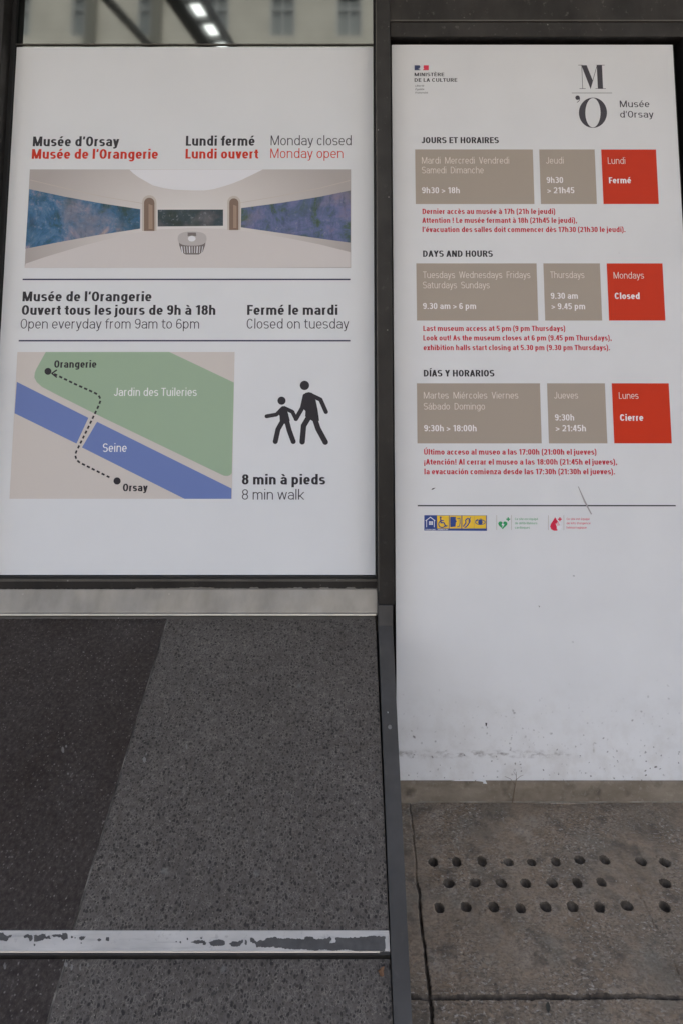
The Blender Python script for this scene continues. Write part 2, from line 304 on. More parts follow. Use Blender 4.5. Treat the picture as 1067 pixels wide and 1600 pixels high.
def glyph(ch, w, t):
    """ink polygons of one character at cap height 1, and its advance"""
    P = []
    acc = 0
    if ch in ACC: ch, acc = ACC[ch]
    W = BW.get(ch, w)
    C = 1.0
    def R(x0, y0, x1, y1): P.append([(x0, y0), (x1, y0), (x1, y1), (x0, y1)])
    def V(x, y0, y1): R(x, y0, x + w, y1)
    def Hb(x0, x1, y): R(x0, y, x1, y + t)
    def Dg(xa, ya, xb, yb, hw): P.append([(xa - hw/2, ya), (xa + hw/2, ya), (xb + hw/2, yb), (xb - hw/2, yb)])
    def arc(x0, y0, x1, y1, a0, a1, n=2.15):
        cx, cy, rx, ry = (x0+x1)/2, (y0+y1)/2, (x1-x0-w)/2, (y1-y0-t)/2
        k = max(3, int(abs(a1-a0)/11)); out = []
        for i in range(k+1):
            a = math.radians(a0 + (a1-a0)*i/k); c, s = math.cos(a), math.sin(a)
            out.append((cx + rx*math.copysign(abs(c)**(2/n), c), cy + ry*math.copysign(abs(s)**(2/n), s)))
        return out
    def S(pts, ww=None, tt=None):
        ww = ww or w; tt = tt or t; L = []; Rr = []
        q = [pts[0]]
        for p in pts[1:]:
            if math.hypot(p[0]-q[-1][0], p[1]-q[-1][1]) > 1e-4: q.append(p)
        for i, (x, y) in enumerate(q):
            a = q[max(i-1, 0)]; b = q[min(i+1, len(q)-1)]
            dx, dy = b[0]-a[0], b[1]-a[1]; l = math.hypot(dx, dy); nx, ny = -dy/l, dx/l
            r = math.hypot(nx*ww, ny*tt)
            ox, oy = nx*ww*ww/r/2, ny*tt*tt/r/2
            L.append((x+ox, y+oy)); Rr.append((x-ox, y-oy))
        for i in range(len(q)-1): P.append([L[i], Rr[i], Rr[i+1], L[i+1]])
    sb = .055; rs = None
    w2, t2 = w/2, t/2
    rr = .3
    def archtop(x0, x1, X):                      # shoulder of n, h, m
        S(arc(x0, X-2*rr, x1, X, 150, 0) + [(x1-w2, 0)])
    if ch == 'o': S(arc(0, 0, W, XH, 90, 462)); sb = .045
    elif ch in 'bdpq':
        S(arc(0, 0, W, XH, 90, 462))
        V(0 if ch in 'bp' else W-w, 0 if ch in 'bd' else DS, AS if ch in 'bd' else XH)
    elif ch == 'g':
        S(arc(0, 0, W, XH, 90, 462)); S([(W-w2, XH), (W-w2, 0)] + arc(0, DS, W, DS+.56, 0, -140)[1:])
    elif ch == 'c': S(arc(0, 0, W, XH, 40, 320)); sb = .04
    elif ch == 'e': S(arc(0, 0, W, XH, 0, 318)); Hb(w*.8, W-w*.2, XH*.5-t*.62); sb = .04
    elif ch == 'a':
        S(arc(0, XH-2*.27, W, XH, 158, 0) + [(W-w2, 0)])
        yb = .455
        S([(W-w*.9, yb-t2)] + arc(0, 0, W*.98, yb, 90, 270) + arc(0, 0, W*.98, yb, 270, 330)[1:]); sb = .045
    elif ch == 's':
        m = XH*.505
        S(arc(0, m-t2, W, XH, 28, 262, 2.3) + arc(0, 0, W, m+t2, 82, -152, 2.3)); sb = .035
    elif ch in 'nh': V(0, 0, XH if ch == 'n' else AS); archtop(0, W, XH)
    elif ch == 'm':
        V(0, 0, XH); archtop(0, (W+w)/2, XH); archtop((W-w)/2, W, XH)
    elif ch == 'u': V(W-w, 0, XH); S([(w2, XH)] + arc(0, 0, W, 2*rr, 180, 330))
    elif ch == 'r': V(0, 0, XH); S(arc(0, XH-2*rr, W*1.28, XH, 150, 72)); rs = .01
    elif ch == 'f':
        S([(.09+w2, 0)] + arc(.09, AS-.46, W+.24, AS, 180, 84)); Hb(0, W*.95, XH-t); sb = .02
    elif ch == 't':
        S([(.09+w2, .93)] + arc(.09, 0, W+.22, .44, 180, 276)); Hb(0, W*.97, XH-t); sb = .02
    elif ch in 'iı':
        V(0, 0, XH)
        if ch == 'i': R(0, AS-t*1.05, w, AS)
    elif ch == 'l': V(0, 0, AS)
    elif ch == 'j':
        S([(W-w2, XH)] + arc(W-w-.34, DS, W, DS+.42, 0, -86)); R(W-w, AS-t*1.05, W, AS); sb = .0; rs = .055
    elif ch == 'k': V(0, 0, AS); Dg(w*.9, XH*.36, W-w*.62, XH, w*1.15); Dg(W-w*.6, 0, w*1.35, XH*.56, w*1.2); rs = .0
    elif ch in 'vy':
        h = w*1.08
        Dg(W/2, 0, h/2, XH, h); Dg(W/2, 0, W-h/2, XH, h); sb = .012
        if ch == 'y': S([(W*.53, .03), (W*.45, -.12)] + [(W*.36, DS+t*.75), (W*.1, DS+t2)])
    elif ch == 'w':
        h = w*.98
        for a, b in ((.26, 0), (.26, .5), (.74, .5), (.74, 1)):
            Dg(W*a, 0, h/2+(W-h)*b, XH, h)
        sb = .012
    elif ch == 'x': h = w*1.12; Dg(h/2, 0, W-h/2, XH, h); Dg(W-h/2, 0, h/2, XH, h); sb = .012
    elif ch == 'z': Hb(0, W, 0); Hb(0, W, XH-t); Dg(w*.6, t, W-w*.6, XH-t, w*1.15); sb = .03
    elif ch == 'A': h = w*1.05; Dg(h/2, 0, W/2, C, h); Dg(W-h/2, 0, W/2, C, h); Hb(W*.2, W*.8, .22); sb = .01
    elif ch == 'B': V(0, 0, C); S([(w2, C-t2)] + arc(-.1, .47, W*.96, C, 82, -82) + [(w2, .47+t2)]); S([(w2, .54-t2)] + arc(-.1, 0, W, .54, 82, -82) + [(w2, t2)])
    elif ch == 'C': S(arc(0, 0, W, C, 34, 326)); sb = .045
    elif ch == 'G': S(arc(0, 0, W, C, 34, 296)); S([(W-w2, .5), (W-w2, 0)]); Hb(W*.55, W, .46-t2); sb = .045
    elif ch == 'D': V(0, 0, C); S([(w2, C-t2)] + arc(-.14, 0, W, C, 80, -80) + [(w2, t2)])
    elif ch == 'E': V(0, 0, C); Hb(w, W, 0); Hb(w, W, C-t); Hb(w, W*.94, .5-t2+.02); rs = .03
    elif ch == 'F': V(0, 0, C); Hb(w, W, C-t); Hb(w, W*.92, .48-t2); rs = .02
    elif ch == 'H': V(0, 0, C); V(W-w, 0, C); Hb(w, W-w, .5-t2+.02)
    elif ch == 'I': V(0, 0, C)
    elif ch == 'J': S([(W-w2, C)] + arc(0, 0, W, .56, 0, -165)); sb = .03; rs = .055
    elif ch == 'K': V(0, 0, C); Dg(w*.9, .33, W-w*.6, C, w*1.15); Dg(W-w*.6, 0, w*1.4, .6, w*1.2); rs = .0
    elif ch == 'L': V(0, 0, C); Hb(w, W, 0); rs = .02
    elif ch == 'M': V(0, 0, C); V(W-w, 0, C); Dg(W/2, 0.02, w*.62, C, w*1.05); Dg(W/2, 0.02, W-w*.62, C, w*1.05)
    elif ch == 'N': V(0, 0, C); V(W-w, 0, C); Dg(W-w*.62, 0, w*.62, C, w*1.1)
    elif ch in 'OQ': S(arc(0, 0, W, C, 90, 462)); sb = .045
    elif ch == 'P': V(0, 0, C); S([(w2, C-t2)] + arc(-.1, .4, W, C, 82, -82) + [(w2, .4+t2)]); rs = .02
    elif ch == 'R': V(0, 0, C); S([(w2, C-t2)] + arc(-.1, .44, W*.98, C, 82, -82) + [(w2, .44+t2)]); Dg(W-w*.55, 0, W*.56, .5, w*1.1); rs = .03
    elif ch == 'S':
        m = .51; S(arc(0, m-t2, W, C, 28, 262, 2.3) + arc(0, 0, W, m+t2, 82, -152, 2.3)); sb = .035
    elif ch == 'T': V((W-w)/2, 0, C-t); Hb(0, W, C-t); sb = .012
    elif ch == 'U': S([(w2, C)] + arc(0, 0, W, .62, 180, 360) + [(W-w2, C)])
    elif ch == 'V': h = w*1.06; Dg(W/2, 0, h/2, C, h); Dg(W/2, 0, W-h/2, C, h); sb = .01
    elif ch == 'W':
        h = w
        for a, b in ((.26, 0), (.26, .5), (.74, .5), (.74, 1)): Dg(W*a, 0, h/2+(W-h)*b, C, h)
        sb = .01
    elif ch == 'X': h = w*1.12; Dg(h/2, 0, W-h/2, C, h); Dg(W-h/2, 0, h/2, C, h); sb = .01
    elif ch == 'Y': h = w*1.1; V((W-w)/2, 0, .46); Dg(W/2, .44, h/2, C, h); Dg(W/2, .44, W-h/2, C, h); sb = .01
    elif ch == 'Z': Hb(0, W, 0); Hb(0, W, C-t); Dg(w*.6, t, W-w*.6, C-t, w*1.15); sb = .03
    elif ch == '0': S(arc(0, 0, W, C, 90, 450, 2.7)); sb = .04
    elif ch == '1': V(W-w, 0, C); S([(0, C-.19), (W*.45, C-.14), (W-w*.7, C-t*.3)], w, t*.9); sb = .06; rs = .085
    elif ch == '2': S(arc(0, .44, W, C, 165, -8) + [(W*.72, .4), (W*.3, .2), (w*.62, t*.8)]); Hb(0, W, 0); sb = .035
    elif ch == '3':
        S(arc(0, .48, W*.97, C, 155, -80)); S(arc(0, 0, W, .48+t, 80, -155)); Hb(W*.36, W*.62, .48); sb = .035
    elif ch == '4': V(W*.56, 0, C); Hb(0, W, .2); Dg(w*.5, .2+t*.6, W*.62, C, w*.95); sb = .02
    elif ch == '5': Hb(W*.1, W*.94, C-t); S([(W*.1+w2*.9, C-t*.5), (w2*1.1, .47)]); S(arc(0, 0, W, .64, 140, -152)); sb = .035
    elif ch == '6': S(arc(0, 0, W, .6, 90, 450)); S([(w2, .3)] + arc(0, 0+.1, W, C, 180, 36)); sb = .035
    elif ch == '7': Hb(0, W, C-t); Dg(W*.34, 0, W-w*.55, C-t, w*1.08); sb = .03
    elif ch == '8': S(arc(W*.03, .47, W*.97, C, 90, 450)); S(arc(0, 0, W, .47+t, 90, 450)); sb = .035
    elif ch == '9': S(arc(0, .4, W, C, 90, 450)); S([(W-w2, .7)] + arc(0, 0, W, .9, 0, -144)); sb = .035
    elif ch == '.': R(0, 0, w*1.05, t*1.15); W = w*1.05; sb = .05
    elif ch == ',': R(0, 0, w*1.05, t*1.15); Dg(w*.4, -.14, w*.75, 0, w*.6); W = w*1.05; sb = .05
    elif ch == ':': R(0, 0, w*1.05, t*1.15); R(0, XH-t*1.15, w*1.05, XH); W = w*1.05; sb = .05
    elif ch == '!': R(0, 0, w*1.05, t*1.1); R(w*.05, t*1.8, w, C); W = w*1.05; sb = .06
    elif ch == '¡': R(0, XH-t*1.1, w*1.05, XH); R(w*.05, XH-C, w, XH-t*1.8); W = w*1.05; sb = .06
    elif ch == '(': S([(.25-w2*.2, AS+.03), (.1, .78), (w2, .4), (.1, .02), (.25-w2*.2, -.23)], w*.85, t*.85); W = .26; sb = .03
    elif ch == ')': S([(w2*.2, AS+.03), (.15, .78), (.25-w2, .4), (.15, .02), (w2*.2, -.23)], w*.85, t*.85); W = .26; sb = .03
    elif ch == '>': S([(0, .6), (.46, .36)], w*.9, t*.85); S([(.46, .36), (0, .12)], w*.9, t*.85); W = .48; sb = .04
    elif ch == '’': Dg(w*.42, C-.3, w*.62, C, w*.8); W = w; sb = .035
    elif ch == "'": R(0, C-.26, w*.7, C); W = w*.7; sb = .04
    elif ch == '-': Hb(0, .26, .3); W = .26; sb = .03
    elif ch == ' ': W = .25; sb = 0
    if acc:
        base = (C if ch.isupper() else XH) + .085
        Dg(W/2 - acc*.03, base, W/2 + acc*.1, base + .2, w*.95)
    rs = sb if rs is None else rs
    return [[(x+sb, y) for x, y in p] for p in P], W + sb + rs

def lettering(parts, mat, name, parent, z0=.0004):
    """one mesh of flat print. parts: (text, x0, x1, baseline_z, cap_height, weight[, slant]) in wall metres"""
    verts, faces = [], []
    for it in parts:
        txt, x0, x1, zb, ch, wt = it[:6]; sl = it[6] if len(it) > 6 else 0
        w, t = {'b': (.185, .155), 'm': (.16, .14), 'l': (.085, .082), 'r': (.115, .105)}[wt]
        cur = 0; ps = []
        for c in txt:
            g, adv = glyph(c, w, t)
            ps += [[(x+cur, y) for x, y in p] for p in g]; cur += adv + (.0 if wt == 'b' else .02)
        mn = min(x for p in ps for x, y in p); mx = max(x for p in ps for x, y in p)
        k = (x1-x0)/(mx-mn)
        for j, p in enumerate(ps):
            b = len(verts)
            yy = parent_y(parent) - z0 - (j % 97)*2.2e-6
            verts += [(x0 + (x-mn)*k + sl*y*ch, yy, zb + y*ch) for x, y in p]
            a2 = sum(p[i][0]*p[(i+1) % len(p)][1] - p[(i+1) % len(p)][0]*p[i][1] for i in range(len(p)))
            idx = list(range(b, b+len(p)))
            faces.append(idx if a2 > 0 else idx[::-1])
    return obj(name, verts, faces, mat, parent)

# ---------------------------------------------------------------- flat print: shapes given in photo pixels, laid on a panel face in metres
class Print:
    def __init__(s, layer): s.v = []; s.f = []; s.y0 = -.0003*layer; s.k = 0
    def poly(s, pts, conv=None):
        q = [W(*p) for p in pts]; s.flat(q); return s
    def flat(s, q):
        a2 = sum(q[i][0]*q[(i+1) % len(q)][1] - q[(i+1) % len(q)][0]*q[i][1] for i in range(len(q)))
        if a2 < 0: q = q[::-1]
        b = len(s.v); y = s.y0 - (s.k % 60)*3e-6; s.k += 1
        s.v += [(x, y, z) for x, z in q]; s.f.append(list(range(b, b+len(q))))
    def rect(s, x0, y0, x1, y1):                                 # snapped to a true rectangle
        a = W(x0, y0); c = W(x1, y1); b = W(x1, y0); d = W(x0, y1)
        xl, xr, zt, zb = (a[0]+d[0])/2, (b[0]+c[0])/2, (a[1]+b[1])/2, (c[1]+d[1])/2
        s.flat([(xl, zb), (xr, zb), (xr, zt), (xl, zt)]); return s
    def quad(s, tl, tr, br, bl):
        a, b, c, d = W(*tl), W(*tr), W(*br), W(*bl)
        xl, xr, zt, zb = (a[0]+d[0])/2, (b[0]+c[0])/2, (a[1]+b[1])/2, (c[1]+d[1])/2
        s.flat([(xl, zb), (xr, zb), (xr, zt), (xl, zt)]); return s
    def disc(s, cx, cy, rx, ry=None, n=24):
        ry = ry or rx; s.poly([(cx+rx*math.cos(2*math.pi*i/n), cy+ry*math.sin(2*math.pi*i/n)) for i in range(n)]); return s
    def ring(s, cx, cy, rx, ry, ix, iy, n=40, a0=0, a1=360):
        for i in range(n):
            a, b = R(a0+(a1-a0)*i/n), R(a0+(a1-a0)*(i+1)/n)
            s.poly([(cx+rx*math.cos(a), cy+ry*math.sin(a)), (cx+rx*math.cos(b), cy+ry*math.sin(b)), (cx+ix*math.cos(b), cy+iy*math.sin(b)), (cx+ix*math.cos(a), cy+iy*math.sin(a))])
        return s
    def line(s, pts, w, caps=True):
        for (xa, ya), (xb, yb) in zip(pts, pts[1:]):
            l = math.hypot(xb-xa, yb-ya) or 1; nx, ny = -(yb-ya)/l*w/2, (xb-xa)/l*w/2
            s.poly([(xa+nx, ya+ny), (xb+nx, yb+ny), (xb-nx, yb-ny), (xa-nx, ya-ny)])
        if caps:
            for p in pts: s.disc(p[0], p[1], w/2, n=14)
        return s
    def build(s, name, mat, parent): return obj(name, s.v, s.f, mat, parent)
def parent_y(p): return 0.0
def text(parts, mat, name, parent, layer=1):
    """parts: (string, left px, right px, baseline px, cap top px, weight[, slant])"""
    for it in parts:                                             # every line of print is a part of its own
        s, xl, xr, yb, yt, w = it[:6]
        a, b = W(xl, yb), W(xr, yb)
        o = lettering([(s, a[0], b[0], a[1], W(xl, yt)[1]-a[1], w, *it[6:])], mat, name, parent, .0003*layer)
    return o
def zf(ox, oy, k): return lambda *pts: [(ox+x*k, oy+y*k) for x, y in pts]   # zoomed tracing -> photo pixels

# ================================================================ the entrance front
front = thing('entrance_front', (0, 0, .6), 'dark bronze metal and glass entrance front framing the two white notices', 'building front')
MB().box(.0980, .1510, -.070, .06, .6560, 4.2).build('mullion', FRAME, front, bevel=.0025)
MB().box(.0915, .0978, -.014, .05, .70, 4.2).build('glazing_bead', GASKET, front)
MB().box(.0979, .1003, -.0712, -.0701, .70, 4.2).build('mullion_highlight', BEAD, front)  # lighter strip that paints the bevel highlight along the mullion
MB().box(-1.70, -1.2660, -.070, .06, .62, 4.2).build('mullion', FRAME, front, bevel=.003)
MB().box(-1.2659, -1.2520, -.012, .05, .70, 4.2).build('glazing_bead', GASKET, front)
glass = MB().box(-1.2518, .0912, .0025, .0125, .7240, 4.2).build('glass_pane', GLASS, front)
MB().box(-1.2518, .0912, -.004, .0022, 2.6300, 2.6345).build('glass_joint', BEAD, front)
MB().box(-1.2518, .0912, .10, .12, .62, 4.2).build('blackout_panel', FRAME2, front)
# bottom rail with its ragged dark paint, then the sloping sill
MB().box(-1.2655, .0975, -.010, .05, .7165, .7225).build('gasket', GASKET, front)
MB().box(-1.2655, .0975, -.016, .05, .7095, .7160).build('rail_bead', BEAD, front)
MB().box(-1.2655, .0975, -.014, .05, .6840, .7090).build('bottom_rail', SILL, front)
xs = np.arange(-1.2655, .0976, .006); pv, pf = [], []
low = .6885
for i, x in enumerate(xs):
    if i % 5 == 0: low = .6868 + (random.random() < .35)*.0035 + random.uniform(-.001, .001) if x > -.75 else .6842
    pv += [(x, -.0152, .7088), (x, -.0152, low + random.uniform(-.0009, .0009))]
pf = [[2*i+1, 2*i+3, 2*i+2, 2*i] for i in range(len(xs)-1)]
obj('peeling_paint', pv, pf, FRAME, front)
sill = MB().prism([(-.018, .6838), (.03, .6838), (.03, .612), (-.043, .612), (-.043, .6185)], -1.70, .0955).build('sill', SILL, front)
MB().tube([(-1.70, -.0445, .6135), (.090, -.0445, .6135)], .0028, 10).build('sill_edge', EDGE, sill)
MB().box(-1.70, .0955, -.034, .03, .6035, .6110).build('sill_gap_shade', GASKET, sill)  # solid black strip standing in for the shadow under the sill
# the side of the tall board: lintel, side post, black recess behind it, stone base
zl0, zl1 = W(800, 63)[1], W(800, 40)[1]
MB().box(.1530, 1.60, -.030, .06, zl0, zl1).build('lintel', LINTEL, front, bevel=.003)
MB().box(.1530, 1.60, -.026, .06, zl1+.002, 4.2).build('upper_panel', LINTEL, front)
MB().box(.1530, 1.27, -.031, -.027, zl1+.0022, zl1+.008).build('weld_bead', BEAD, front)
MB().box(1.2480, 1.70, -.020, .06, .0, zl0-.001).build('side_post', FRAME2, front, bevel=.003)
MB().box(.1530, 1.2478, .045, .06, .0, zl0-.001).build('recess_back', FRAME2, front)
MB().box(.1530, 1.2478, -.003, .0445, .0, .0670).build('stone_base', BASE, front, bevel=.002)
v_, f_ = [], []
for i in range(120):
    x = .23 + .99*i/119; t = .0012*(1+math.sin(i*.37)*.5+random.uniform(-.5, .5)); v_ += [(x, -.0036, .0045-t), (x, -.0042, .0050+t)]
obj('mortar_line', v_, [[2*i, 2*i+2, 2*i+3, 2*i+1] for i in range(119)], PALEM, front)
MB().box(-1.70, .1528, .13, .2, .0, 4.2).build('inner_wall', FRAME2, front)

MB().box(-14, 16, -.02, 2, 4.202, 24).build('upper_facade', LIME, front)
MB().box(-14, -1.702, -.03, 2, 0, 4.2).box(1.702, 16, -.03, 2, 0, 4.2).build('side_wall', LIME, front)

# ================================================================ the window notice
post = thing('window_notice', (-.58, 0, .725), 'wide white notice on the glass with a museum photo, map and walking figures', 'notice')
PX0, PX1, PZ0, PZ1 = -1.2490, .0905, .7245, 2.6225
MB().box(PX0, PX1, .0, .0022, PZ0, PZ1).build('panel', POSTER, post)
text([("Musée d’Orsay", 51.8, 186.7, 228.5, 213.3, 'b'), ("Lundi fermé", 291, 398.4, 227.7, 212.3, 'b')], INK, 'black_heading', post)
text([("Musée de l’Orangerie", 50.2, 247.3, 248.2, 233, 'b'), ("Lundi ouvert", 290.4, 404, 247.8, 232.7, 'b')], RED, 'red_heading', post)
text([("Monday closed", 423.4, 548.8, 227, 211.7, 'l')], INK2, 'light_heading', post)
text([("Monday open", 422.8, 536, 247, 232, 'l')], RED, 'light_red_heading', post)
text([("Musée de l’Orangerie", 35.7, 237.3, 470.8, 455.5, 'b'), ("Ouvert tous les jours de 9h à 18h", 34.5, 337, 492, 476.8, 'b'), ("Fermé le mardi", 386.6, 527.6, 492, 476.5, 'b')], INK, 'opening_text', post)
text([("Open everyday from 9am to 6pm", 32.7, 311.6, 513.4, 498.2, 'l'), ("Closed on tuesday", 386, 545, 513.4, 498, 'l')], INK2, 'light_opening_text', post)
text([("8 min à pieds", 378.5, 508.4, 757, 741, 'b')], INK, 'walk_text', post)
text([("8 min walk", 378.5, 476, 780.5, 764.5, 'l')], INK2, 'light_walk_text', post)
for ya in (436.6, 532.4): Print(1).quad((36 if ya < 500 else 30, ya-1.1), (547, ya-1.1), (547, ya+1.1), (36 if ya < 500 else 30, ya+1.1)).build('rule', NAVYL, post)
# printed photo of an oval white room with generic murals
pr = Print(1).quad((48, 265), (548, 264.4), (548, 418), (38.5, 419)).build('room_photo', ROOMW, post); WL[pr] = WL[post]
Print(2).poly([(203, 265.2), (209, 271), (217, 277), (239, 289.5), (256, 294), (273, 296.4), (300, 297.6), (320, 297.6), (335, 295.5), (347, 292), (362, 287.5), (378, 281), (396, 272.5), (411, 264.9)]).build('oval_skylight', ROOMC, pr)
Print(3).poly([(39, 418.4), (41, 412), (70, 402), (130, 384), (200, 366), (247, 358.5), (300, 356.5), (350, 357.5), (390, 362), (450, 372), (500, 382), (547.4, 394), (547.4, 417.4)]).build('floor', ROOMF, pr)
Print(4).poly([(46.7, 295.5), (100, 307), (160, 318), (220, 327), (219.7, 357.3), (150, 368), (90, 379), (40.6, 388.8)]).build('mural', ART1, pr)
Print(4).poly([(247.2, 327.8), (349.2, 327.6), (349.2, 352.9), (247.2, 354)]).build('mural', ART2, pr)
Print(4).poly([(377.6, 325.2), (440, 317), (500, 307.5), (547.5, 297.6), (547.5, 379.3), (480, 370), (377, 355.2)]).build('mural', ART3, pr)
for cx, hw, yt, yb in ((234, 8.2, 309, 361), (366, 7.2, 310, 359.5)):
    def arch(h, t): return [(cx-h, yb)] + [(cx-h*math.cos(R(a)), t+h-h*math.sin(R(a))) for a in range(0, 181, 20)] + [(cx+h, yb)]
    d = Print(4).poly(arch(hw+3, yt-4)).build('doorway', JAMB, pr)
    Print(5).poly(arch(hw, yt)).build('doorway', DOOR, pr)
    Print(6).poly([(cx-1, yb-3), (cx-1, yt+10), (cx+hw-3, yt+12), (cx+hw-3, yb-3)]).build('doorway', print_mat('pale door print', ink(132, 112, 97)), pr)
Print(3).line([(47, 281), (110, 296), (165, 308), (224, 318)], .8, False).build('cornice_line', JAMB, pr)
Print(3).line([(547, 282), (500, 294), (440, 306), (376, 317)], .8, False).build('cornice_line', JAMB, pr)
Print(4).poly([(279.5, 375), (322.5, 375), (321, 384), (317.5, 394), (311, 397.8), (291, 397.8), (284.5, 394), (281, 384)]).build('bench', BENCHD, pr)
b_ = Print(5)
for k in range(9): b_.line([(284.5+k*4.1, 385), (286+k*3.75, 395.5)], 1.0 if k % 3 else 1.7, False)
b_.build('bench', ROOMC, pr)
Print(6).poly([(301 + 22.5*math.copysign(abs(math.cos(t))**.7, math.cos(t)), 373 + 11*math.copysign(abs(math.sin(t))**.8, math.sin(t))) for t in [2*math.pi*i/32 for i in range(32)]]).build('bench', BENCH, pr)
Print(7).poly([(294, 363.5), (307, 363.5), (307.5, 369), (294, 369)]).build('bench', BENCHD, pr)
Print(8).disc(300.5, 373, 6, 4.5).build('bench', ROOMC, pr)
# walking map
z6 = zf(0, 530, .356)
mp_ = Print(1).quad((29.7, 550), (367.5, 550), (362.5, 779.5), (13.7, 779)).build('walking_map', MAPBG, post); WL[mp_] = WL[post]
Print(2).poly(z6((203, 56), (745, 56), (1028, 190), (1019, 588), (1010, 597), (1000, 600), (985, 599), (965, 590), (425, 330), (245, 240), (185, 208), (163, 188), (153, 168), (155, 148), (162, 130))).build('park', PARK, mp_)
Print(2).poly(z6((76, 187), (390, 345), (338, 458), (66, 325))).build('river', RIVER, mp_)
Print(2).poly(z6((428, 362), (1018, 655), (1017, 700.5), (812, 700.5), (362, 475))).build('river', RIVER, mp_)
path = z6((240, 152), (330, 196), (415, 234), (432, 243), (441, 256), (443, 270), (437, 288), (388, 390), (335, 497), (333, 512), (338, 528), (350, 540), (430, 580), (505, 617))
rt = Print(3)
dense = []
for (xa, ya), (xb, yb) in zip(path, path[1:]):
    n = max(1, int(math.hypot(xb-xa, yb-ya)/.4)); dense += [(xa+(xb-xa)*i/n, ya+(yb-ya)*i/n) for i in range(n)]
acc = 0; seg = []
for i, p in enumerate(dense):
    if i: acc += math.hypot(p[0]-dense[i-1][0], p[1]-dense[i-1][1])
    if acc % 8.6 < 5.6: seg.append(p)
    elif seg:
        if len(seg) > 1: rt.line([seg[0], seg[len(seg)//2], seg[-1]], 2.9, False)
        seg = []
rt.line(z6((250, 136), (230, 150), (250, 166)), 2.2)
rt.disc(75.8, 580.2, 5.4).disc(183.7, 751.4, 5.6).build('walking_route', INK, mp_)
text([("Orangerie", 85.4, 151.3, 574.5, 563, 'b'), ("Orsay", 192.6, 231.4, 767.5, 755.6, 'b')], INK, 'place_name', mp_, 3)
text([("Jardin des Tuileries", 178.7, 308, 618.6, 606, 'r'), ("Seine", 161.3, 198.6, 706, 692.8, 'r')], MAPTXT, 'place_name', mp_, 3)
# walking figures
z7 = zf(350, 560, .2437)
fg = Print(1)
fg.disc(*z7((518, 173))[0], 30*.2437).disc(*z7((371, 271))[0], 26*.2437)
fg.poly(z7((506, 262), (510, 238), (522, 222), (545, 216), (568, 222), (590, 270), (602, 330), (612, 400), (570, 402), (522, 372), (524, 338), (508, 320)))
fg.line(z7((520, 240), (503, 318), (463, 388)), 28*.2437).line(z7((552, 232), (620, 264), (655, 343)), 27*.2437)
fg.line(z7((548, 372), (512, 432), (503, 535)), 35*.2437).line(z7((585, 392), (604, 450), (651, 537)), 35*.2437)
fg.poly(z7((345, 345), (358, 322), (375, 306), (395, 310), (412, 350), (424, 400), (390, 420), (360, 404), (358, 368)))
fg.line(z7((375, 322), (338, 360), (275, 371)), 25*.2437).line(z7((388, 318), (440, 342), (463, 388)), 25*.2437)
fg.line(z7((376, 405), (348, 455), (331, 533)), 32*.2437).line(z7((405, 405), (420, 462), (446, 533)), 32*.2437)
fg.build('walking_figures', INK, post)

# ================================================================ the tall information board
bd = thing('information_board', (.69, 0, .068), 'tall white opening hours board in three languages, scuffed along its lower edge', 'sign board')
MB().box(.1605, 1.2190, .0, .014, .0680, 2.6320).build('panel', BOARD, bd, bevel=.0008)
fl_ = [W(*p) for p in ((741, 1221.4), (748, 1215), (757, 1217), (760, 1223.5), (750, 1223.2))]
obj('peeled_edge', [(x, -.0008-.0035*(i in (2, 3)), z) for i, (x, z) in enumerate(fl_)], [[4, 3, 2, 1, 0]], POSTER, bd)
fl_ = [W(*p) for p in ((690, 1221.6), (722, 1217.8), (741, 1217.5), (741, 1221.8))]
obj('peeled_edge', [(x, -.0006-.0015*(i == 2), z) for i, (x, z) in enumerate(fl_)], [[3, 2, 1, 0]], POSTER, bd)
# ministry mark and museum mark
z2 = zf(630, 85, .1218)
Print(1).poly(z2((140, 140), (205, 140), (214, 160), (205, 178), (214, 203), (140, 203))).build('flag_stripe', FBLUE, bd)
Print(1).poly(z2((258, 140), (322, 140), (322, 203), (244, 203), (262, 182), (254, 172))).build('flag_stripe', FRED, bd)
Print(1).poly(z2((184, 178), (196, 186), (206, 180), (209, 194), (196, 192))).build('flag_emblem', WHT, bd).location.y = -.0004
text([("MINISTÈRE", *[630+x*.1218 for x in (140, 520)], 85+280*.1218, 85+236*.1218, 'm'), ("DE LA CULTURE", *[630+x*.1218 for x in (140, 687)], 85+352*.1218, 85+306*.1218, 'm')], INK, 'ministry_name', bd)
text([("Liberté", *[630+x*.1218 for x in (150, 260)], 85+413*.1218, 85+391*.1218, 'r', .2), ("Égalité", *[630+x*.1218 for x in (150, 262)], 85+458*.1218, 85+436*.1218, 'r', .2), ("Fraternité", *[630+x*.1218 for x in (150, 308)], 85+502*.1218, 85+480*.1218, 'r', .2)], INK2, 'ministry_motto', bd)
z3 = zf(870, 85, .1846)
lg = Print(1)
lg.poly(z3((203, 92), (248, 92), (300, 222), (281, 293))).poly(z3((333, 92), (378, 92), (387, 290), (343, 290)))
lg.line(z3((206, 93), (215, 290)), .75, False).line(z3((281, 290), (336, 93)), .75, False)
for a, b in (((177, 91), (212, 91)), ((330, 91), (400, 91)), ((187, 290), (240, 290)), ((322, 290), (411, 290))): lg.line(z3(a, b), .7, False)
cx, cy = z3((301, 494))[0]; lg.ring(cx, cy, 119*.1846, 128*.1846, 64*.1846, 124*.1846)
lg.disc(*z3((171, 367))[0], 19*.1846).line(z3((189, 370), (187, 388), (178, 399), (168, 405)), .95)
lg.build('museum_monogram', INK2, bd)
Print(1).poly(z3((122, 325), (463, 325), (463, 328.5), (122, 328.5))).build('rule', INK2, bd)
